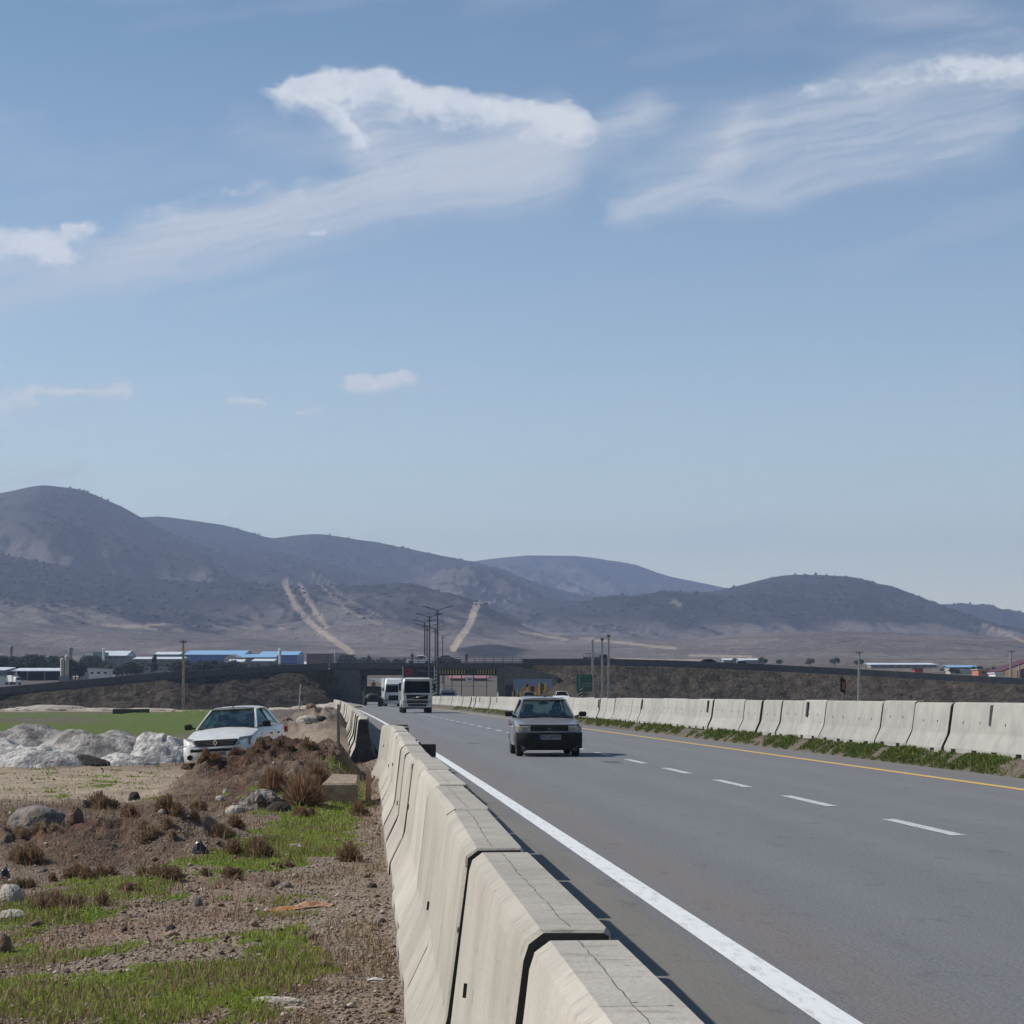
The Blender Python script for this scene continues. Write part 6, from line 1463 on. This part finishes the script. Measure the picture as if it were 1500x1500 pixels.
ROCKS = [  # px, foot row, width px, height px, material, label, depth factor, roughness
    (52, 1212, 92, 34, 'grey', 'large rounded grey boulder at the far left edge of the dirt track', 1.0, .16),
    (108, 1206, 26, 26, 'brown', 'pinkish brown rock just right of the large rounded boulder', .8, .3),
    (382, 1186, 66, 34, 'crumb', 'crumbly pitted grey rock slab jutting from the brown mound', .7, .4),
    (345, 1192, 34, 14, 'pale', 'pale sloping slab edge left of the crumbly pitted rock', .8, .2),
    (408, 1190, 40, 16, 'dark', 'dark rock below the crumbly pitted slab', .7, .3),
    (196, 1172, 18, 14, 'dark', 'small black rock standing on the dirt between two dry bushes', .8, .25),
    (14, 1320, 42, 26, 'pale', 'whitish rock at the left edge above a flat slab', .8, .3),
    (16, 1345, 46, 13, 'pale', 'flat beige slab lying at the left edge of the grass', .8, .2),
    (4, 1395, 26, 30, 'brown', 'dark brown rock cut by the left edge of the frame', .9, .25),
    (398, 1300, 26, 15, 'brown', 'brown split stone in the grass left of its paler companion', .8, .35),
    (416, 1301, 24, 10, 'grey', 'grey flat stone touching the brown split stone', .8, .3),
    (289, 1328, 17, 14, 'grey', 'small square topped stone standing on bare soil', .8, .3),
    (250, 1363, 14, 10, 'dark', 'dark reddish stone on the pink bare soil', .8, .3),
    (225, 1461, 30, 8, 'dark', 'flat dark stone in the nearest grass patch', .8, .25),
    (312, 1444, 18, 6, 'grey', 'small grey flat stone in the nearest grass patch', .8, .25),
    (403, 1468, 80, 9, 'pale', 'long thin beige slab lying flat near the bottom of the frame', .5, .2),
    (430, 1478, 40, 5, 'pale', 'small pale slab just below the long thin beige slab', .6, .2),
    (190, 1299, 34, 8, 'brown', 'pink flat stone above a reddish dry bush', .6, .3),
    (92, 1286, 14, 8, 'pale', 'small pale stone below the brown soil bank', .8, .3),
    (62, 1278, 16, 9, 'grey', 'small grey stone at the left foot of the brown soil bank', .8, .3),
    (237, 1193, 12, 8, 'pale', 'small whitish stone right of the dry bushes', .8, .3),
    (330, 1163, 9, 8, 'pale', 'small white stone below the parked white saloon', .8, .3),
    (322, 1172, 14, 7, 'pale', 'whitish flat stone in the grass below the small white stone', .8, .3),
    (300, 1303, 20, 4, 'pale', 'thin pale slab lying in the grass band in the middle of the plot', .6, .2),
    (225, 1282, 34, 4, 'pale', 'thin beige slab lying left in the grass band in the middle of the plot', .6, .2),
    (430, 1240, 14, 4, 'pale', 'small white flat stone on the bright green slope', .6, .2),
    (185, 1423, 16, 6, 'pale', 'pale broken stone on the left bare strip', .7, .3),
    (100, 1420, 8, 5, 'pale', 'tiny pale stone on the left bare strip', .7, .3),
    (380, 1400, 12, 5, 'pale', 'tiny beige stone on the gravel right of the grass', .7, .3),
    (545, 1301, 16, 9, 'dark', 'dark clod pressed against the foot of the left barriers', .8, .35),
    (560, 1352, 12, 9, 'dark', 'dark clod at the foot of the nearest left barriers', .8, .35),
    (420, 1057, 18, 7, 'brown', 'brown rock in the rough ground behind the parked white saloon', .8, .4),
    (447, 1058, 26, 9, 'pale', 'pale jagged rock in the rough ground right of the parked white saloon', .8, .4),
    (470, 1056, 20, 8, 'dark', 'dark rock in the rough ground left of the thin grey post', .8, .4),
    (455, 1040, 16, 8, 'brown', 'reddish block in the rough ground under the dark abutment', .8, .4),
    (128, 1184, 22, 14, 'dark', 'dark broken rock behind the pinkish brown rock', .8, .35),
    (35, 1140, 8, 3, 'pale', 'tiny white stone on the light dirt track at the left', .8, .3),
    (145, 1160, 14, 3, 'pale', 'thin white flake on the light dirt track', .8, .3)]
for k, (px_, py_, w, h, mt, lab, df, rg) in enumerate(ROCKS):
    p = on_px(px_, py_); s = p.y/F; o = blob('rock', ROCKM[mt], w*s*1.0, w*s*df, h*s*.95, 300+k, rg, 1.5, 4, sharp=.6 if mt == 'crumb' else .2)
    o.location = (p.x, p.y+w*s*df*.35, p.z-.01); o.rotation_euler = (0, 0, rt.uniform(-.3, .3)); meta(o, lab, 'rock')
def scatter_pebbles():
    N = 60000; y = 9.0*(55/9.0)**(RNG.random(N)**1.2); u = RNG.uniform(-.27, .005, N); x = u*y
    dxb = x-xbar(y); mk = masks(x, y); keep = (dxb < -.36) & (RNG.random(N) > mk['grass']*.75) & (RNG.random(N) > mk['track']*.7) & (RNG.random(N) > mk['dirt']*.8)
    x = x[keep]; y = y[keep]; n = len(x); z = zland(x, y); s = (RNG.gamma(1.5, .0026, n)+.0022)*(1+y/45)+.045*(RNG.random(n) < .004)*RNG.random(n)
    oc = np.array([(1, 0, 0), (-1, 0, 0), (0, 1, 0), (0, -1, 0), (0, 0, .75), (0, 0, -.5)]); fc = np.array([(0, 2, 4), (2, 1, 4), (1, 3, 4), (3, 0, 4), (2, 0, 5), (1, 2, 5), (3, 1, 5), (0, 3, 5)])
    a = RNG.uniform(0, 6.28, n); v = oc[None]*RNG.uniform(.6, 1.4, (n, 6, 1))*s[:, None, None]; vx = v[..., 0]*np.cos(a)[:, None]-v[..., 1]*np.sin(a)[:, None]; vy = v[..., 0]*np.sin(a)[:, None]+v[..., 1]*np.cos(a)[:, None]
    co = np.stack([vx+x[:, None], vy+y[:, None], v[..., 2]+z[:, None]+s[:, None]*.3], -1).reshape(-1, 3); fa = (fc[None]+(np.arange(n)*6)[:, None, None]).reshape(-1, 3)
    m, h_, b_ = base_mat('pebbles'); t = h_.n('ShaderNodeAttribute', attribute_name='tone').outputs['Fac']; rp = h_.n('ShaderNodeValToRGB', i_0=t); rp.color_ramp.elements[0].color = (.075, .05, .036, 1); rp.color_ramp.elements[1].color = (.46, .42, .36, 1); e = rp.color_ramp.elements.new(.55); e.color = (.20, .14, .10, 1); e = rp.color_ramp.elements.new(.85); e.color = (.29, .22, .165, 1)
    h_.set(b_.inputs['Base Color'], rp.outputs[0]); b_.inputs['Roughness'].default_value = .95
    o = link_mesh('pebbles', co, fa, m, attr=np.repeat(RNG.random(n), 6)); meta(o, 'loose pebbles and crumbs of soil over the rough plot', None, None, 'stuff')
scatter_pebbles()
def blades_mesh(x, y, z, hgt, wid, lean, seed=0, seg=2):
    """bent tapering blades"""
    n = len(x); r = np.random.default_rng(seed); a = r.uniform(0, 6.28, n); l = r.uniform(.2, 1, n)*lean; la = r.uniform(0, 6.28, n)
    px_, py_ = np.cos(a)*wid/2, np.sin(a)*wid/2; dx_, dy_ = np.cos(la)*l*hgt, np.sin(la)*l*hgt
    P = [np.stack([x-px_, y-py_, z-.01], -1), np.stack([x+px_, y+py_, z-.01], -1), np.stack([x+dx_*.35+px_*.7, y+dy_*.35+py_*.7, z+hgt*.6], -1), np.stack([x+dx_*.35-px_*.7, y+dy_*.35-py_*.7, z+hgt*.6], -1), np.stack([x+dx_, y+dy_, z+hgt], -1)]
    co = np.stack(P, 1).reshape(-1, 3); b = (np.arange(n)*5)[:, None]; f = np.concatenate([b+np.array([[0, 1, 2]]), b+np.array([[0, 2, 3]]), b+np.array([[3, 2, 4]])], 0)
    return co, f
def tone_mat(name, stops, transl=.3):
    m, h_, b_ = base_mat(name); t = h_.n('ShaderNodeAttribute', attribute_name='tone').outputs['Fac']; rp = h_.n('ShaderNodeValToRGB', i_0=t); cr = rp.color_ramp
    cr.elements[0].color = col4(stops[0][1]); cr.elements[0].position = stops[0][0]; cr.elements[1].color = col4(stops[-1][1]); cr.elements[1].position = stops[-1][0]
    for p_, c_ in stops[1:-1]: e = cr.elements.new(p_); e.color = col4(c_)
    h_.set(b_.inputs['Base Color'], rp.outputs[0]); b_.inputs['Roughness'].default_value = .75; b_.inputs['Specular IOR Level'].default_value = .2
    tr = h_.n('ShaderNodeBsdfTranslucent', i_0=rp.outputs[0]); mx = h_.n('ShaderNodeMixShader', i_1=b_.outputs[0], i_2=tr.outputs[0]); mx.inputs[0].default_value = transl
    m.node_tree.links.new(mx.outputs[0], m.node_tree.nodes['Material Output'].inputs[0]); return m
GRM = tone_mat('grass_blades', [(0, (.05, .08, .016)), (.32, (.20, .28, .032)), (.64, (.30, .35, .06)), (.78, (.36, .32, .13)), (1, (.34, .28, .14))], .35)
DRYM = tone_mat('dry_stems', [(0, (.11, .07, .045)), (.4, (.21, .14, .085)), (.75, (.30, .21, .13)), (1, (.45, .36, .24))], .35)
def grass():
    N = 330000; y = 9.2*(60/9.2)**(RNG.random(N)); u = RNG.uniform(-.27, .0, N); x = u*y; g = masks(x, y)['grass']; cl = .5*fbm(x*4, y*3, 77, 3)+.5*fbm(x*13, y*7, 78, 3)
    k = (RNG.random(N) < sstep(.15, .95, g)*sstep(.42, .60, cl+.08*g)) & (x-xbar(y) < -.38); x = x[k]; y = y[k]; cl = cl[k]; n = len(x); z = zland(x, y)
    h_ = RNG.gamma(2.2, .0075, n)*(.4+1.1*cl)*(1+y/60); w = .005*(1+y/16)*RNG.uniform(.6, 1.3, n)
    co, f = blades_mesh(x, y, z, h_, w, .8, 5); o = link_mesh('grass', co, f, GRM, attr=np.repeat(np.clip(RNG.random(n)*.75+.35*(fbm(x*.9, y*.9, 79, 3)-.3), 0, 1), 5)); meta(o, 'short green grass growing in patches over the rough plot', None, None, 'stuff')
    # sparse weeds everywhere else
    N = 90000; y = 9.2*(60/9.2)**(RNG.random(N)); x = RNG.uniform(-.27, .0, N)*y; mk = masks(x, y); k = (x-xbar(y) < -.38) & (fbm(x*1.6, y*1.4, 83, 4) > .54) & (RNG.random(N) > mk['track']*.96)
    x = x[k]; y = y[k]; n = len(x); co, f = blades_mesh(x, y, zland(x, y), RNG.gamma(2, .018, n)*(1+y/60), .0032*(1+y/14)*np.ones(n), .9, 6); o = link_mesh('dry_grass', co, f, DRYM, attr=np.repeat(RNG.random(n), 5)); meta(o, 'sparse dry grass stems over the rough plot', None, None, 'stuff')
    # verge below the median barriers
    N = 120000; y = 29*(230/29)**(RNG.random(N)); d = 9.85+RNG.random(N)**1.3*.78; x = xw(y)+d; cl = fbm(x*1.6, y*1.0, 87, 4); k = RNG.random(N) < sstep(.40, .60, cl+.06*sstep(80, 35, y))*(.35+.65*sstep(150, 60, y)); x = x[k]; y = y[k]; n = len(x)
    h_ = RNG.uniform(.03, .12, n)*(.3+1.9*np.clip(cl[k]-.3, 0, 1))*sstep(9.8, 10.1, d[k])*(1-.4*sstep(10.3, 10.6, d[k])); co, f = blades_mesh(x, y, zland(x, y), h_, .010*(1+y/40)*np.ones(n), .9, 7); o = link_mesh('verge_grass', co, f, tone_mat('verge_blades', [(0, (.04, .07, .014)), (.5, (.09, .14, .024)), (.85, (.17, .19, .05)), (1, (.26, .21, .11))]), attr=np.repeat(RNG.random(n), 5)); meta(o, 'ragged green grass growing along the foot of the median barriers', None, None, 'stuff')
grass()
BUSH = [(145, 1186, 56, 30, 'brown dry bush on the light dirt at the left, above the soil bank'), (183, 1198, 42, 24, 'reddish dry bush right of the pinkish rock'), (248, 1190, 46, 26, 'dry grey brown bush left of the white stones'), (290, 1188, 40, 16, 'low dry tuft beside the crumbly rock'),
        (365, 1256, 66, 40, 'large dry bush standing in the bright green grass'), (310, 1222, 62, 28, 'dry bush left of the bright green slope'), (402, 1160, 60, 40, 'tall rusty dry scrub on the near face of the brown mound'), (455, 1180, 66, 60, 'dense rusty dry scrub left of the concrete block'), (478, 1150, 50, 40, 'rusty dry scrub climbing behind the concrete block'), (440, 1196, 40, 24, 'low rusty scrub at the foot of the mound'),
        (514, 1262, 36, 34, 'dry bush against the foot of the left barriers'), (528, 1196, 20, 26, 'small dry tuft squeezed between grass and barrier'), (100, 1332, 130, 34, 'wide dry grass clump in the grass at the left'), (40, 1262, 80, 30, 'dry brown tufts on the left end of the soil bank'), (230, 1286, 90, 26, 'row of dry stems below the dark soil bank'), (320, 1290, 70, 22, 'dry stems right of the dark soil bank'),
        (60, 1222, 90, 24, 'yellowish dry grass below the large boulder'), (225, 1228, 70, 26, 'olive dry bush behind the dark soil bank'), (190, 1306, 36, 14, 'small reddish tuft in the left grass'), (312, 1122, 46, 22, 'reddish dry bush in front of the parked saloon bumper'), (350, 1106, 36, 14, 'reddish dry bush hiding the parked saloon wheel'), (275, 1128, 24, 18, 'small dry tuft left of the mound by the saloon'),
        (418, 1272, 22, 14, 'small dark dry tuft on the green slope'), (120, 1286, 100, 30, 'reddish dry stems along the foot of the soil bank'), (30, 1302, 60, 22, 'pinkish dry stems at the left edge'), (445, 1100, 60, 18, 'dry tufts on the crest of the brown mound'), (390, 1098, 50, 16, 'dry tufts on the left crest of the brown mound'), (345, 1212, 40, 20, 'dry tuft below the pale sloping slab')]
def bush(px_, py_, w, h, lab, k):
    p = on_px(px_, py_); s = p.y/F; r = np.random.default_rng(500+k); W = w*s; H = h*s; dp = min(W, 1.0); n = int(min(2600, 500+w*h*1.1))
    nc = max(3, int(w/12)); cx = r.uniform(-.42, .42, nc)*W; cy = r.uniform(-.35, .35, nc)*dp; hc = r.uniform(.55, 1.05, nc)*H*(1-.5*(2*cx/W)**2); ci = r.integers(0, nc, n); hh = hc[ci]
    # twigs: short pieces filling a dome round each clump's root
    a = r.uniform(0, 6.28, n); el = r.uniform(.12, 1.45, n); d1 = r.random(n)**.6; rad = hh*(.55+.35*r.random(nc)[ci])
    ex = np.cos(a)*np.cos(el)*rad; ey = np.sin(a)*np.cos(el)*rad; ez = np.sin(el)*hh
    f0 = np.clip(d1-.45*r.uniform(.5, 1, n), 0, 1); x0 = cx[ci]+ex*f0; y0 = cy[ci]+ey*f0+.2*dp; x1 = cx[ci]+ex*d1+r.normal(0, .012, n); y1 = cy[ci]+ey*d1+.2*dp+r.normal(0, .012, n)
    g0 = zland(p.x+x0, p.y+y0)-p.z; z0 = g0+ez*f0-.01; z1 = g0+ez*d1**.85+r.normal(0, .008, n); t = .0011+p.y*.00013
    pb = np.stack([np.full(n, t), np.zeros(n), r.uniform(-t, t, n)], -1); pb[n//2:, 0] *= .3; pb[n//2:, 1] = t
    b0 = np.stack([x0, y0, z0], -1); t0 = np.stack([x1, y1, z1], -1); m0 = (b0+t0)/2+r.normal(0, .006, (n, 3))
    co = np.stack([b0-pb, b0+pb, m0+pb, m0-pb, t0-pb*.5, t0+pb*.5], 1).reshape(-1, 3); b_ = (np.arange(n)*6)[:, None]; f = np.concatenate([b_+np.array([[0, 1, 2]]), b_+np.array([[0, 2, 3]]), b_+np.array([[3, 2, 5]]), b_+np.array([[3, 5, 4]])], 0)
    tn = np.clip(r.random(n)*.6+.35*d1+(.12 if 'yellow' in lab or 'olive' in lab else -.08), 0, 1)
    o = link_mesh('dry_bush', co, f, RUSTM if ('rust' in lab or 'red' in lab) else DRYM, attr=np.repeat(tn, 6)); o.location = p; meta(o, lab, 'bush')
RUSTM = tone_mat('rusty_stems', [(0, (.12, .065, .040)), (.4, (.24, .145, .090)), (.8, (.34, .22, .14)), (1, (.46, .33, .22))], .35)
for k, bb in enumerate(BUSH): bush(*bb, k)
# litter
def litter(name, px_, py_, w, h, mat, label, cat, seed, dep=.6):
    p = on_px(px_, py_); s = p.y/F; n = 16; u = np.linspace(-1, 1, n); A, B = np.meshgrid(u, u); H = h*s*(.25+.9*ridged(A*1.4+seed, B*1.4, seed, 4))*np.clip(1.25-np.sqrt(A*A+B*B), 0, 1)
    e = 1+.25*(fbm(A*2+seed, B*2, seed+4)-.5)*2; o = grid_mesh(name, A*w*s/2*e, B*w*s*dep/2*e+w*s*dep/2, H+zland(p.x+A*w*s/2, p.y+B*w*s*dep/2)-p.z+.004, mat, smooth=False); o.location = p; meta(o, label, cat)
litter('cloth', 418, 1334, 52, 4, M('orange_cloth', (.40, .17, .045), .9, (.26, .11, .03), scale=20), 'flat orange cloth scrap on the bare soil', 'cloth', 3)
litter('cloth', 456, 1332, 60, 8, M('tan_cloth', (.42, .25, .16), .9, (.16, .07, .04), scale=18), 'crumpled tan and pink cloth beside the orange scrap', 'cloth', 5)
litter('paper', 549, 1437, 24, 4, MT['plate'], 'small white piece of paper on the gravel near the barriers', 'paper', 7, .4)
litter('plastic_bag', 292, 1252, 22, 26, M('black_plastic_bag', (.012, .012, .014), .3, scale=20), 'crumpled black plastic bag by the dark soil bank', 'bag', 9)
litter('plastic_bag', 6, 1288, 16, 18, M('black_plastic_sack', (.015, .012, .014), .4, scale=20), 'dark plastic sack at the left edge of the soil bank', 'bag', 11)
litter('plastic_bag', 14, 1300, 16, 12, M('clear_plastic', (.5, .5, .49), .3, scale=20), 'pale plastic bag on the whitish rock at the left edge', 'bag', 13)
litter('paper', 437, 1241, 16, 4, MT['plate'], 'white scrap of paper on the bright green slope', 'paper', 15)
litter('cloth', 460, 1130, 16, 8, MT['black'], 'black rag on the near face of the brown mound', 'cloth', 17)
# splinter of wood by the block
b = MB(); b.plate([(-.05, 0, -.1), (.05, 0, -.1), (.04, .03, .42), (-.03, .03, .52)], .03); o = b.build('wood_splinter', M('splinter', (.40, .27, .17), .9)); p = Vector((-2.33, 35.4, zl(-2.33, 35.4)+.05)); o.location = p; meta(o, 'pale pointed board stuck between the concrete block and the barriers', 'board')

# ------------------------------------------------------------------ air
def haze():
    b = MB(); b.box((0, 4000, 395), (16400, 14600, 810)); m = bpy.data.materials.new('haze_air'); m.use_nodes = True; nt = m.node_tree; nt.nodes.clear(); h_ = NT(nt)
    out = h_.n('ShaderNodeOutputMaterial'); v = h_.n('ShaderNodeVolumePrincipled'); v.inputs['Color'].default_value = HAZE_C; v.inputs['Density'].default_value = HAZE_D; v.inputs['Anisotropy'].default_value = 0.1
    nt.links.new(v.outputs[0], out.inputs['Volume']); o = b.build('haze', m); meta(o, kind='stuff')
HAZE_C = (.49, .61, .93, 1); HAZE_D = 1.35e-4
haze()
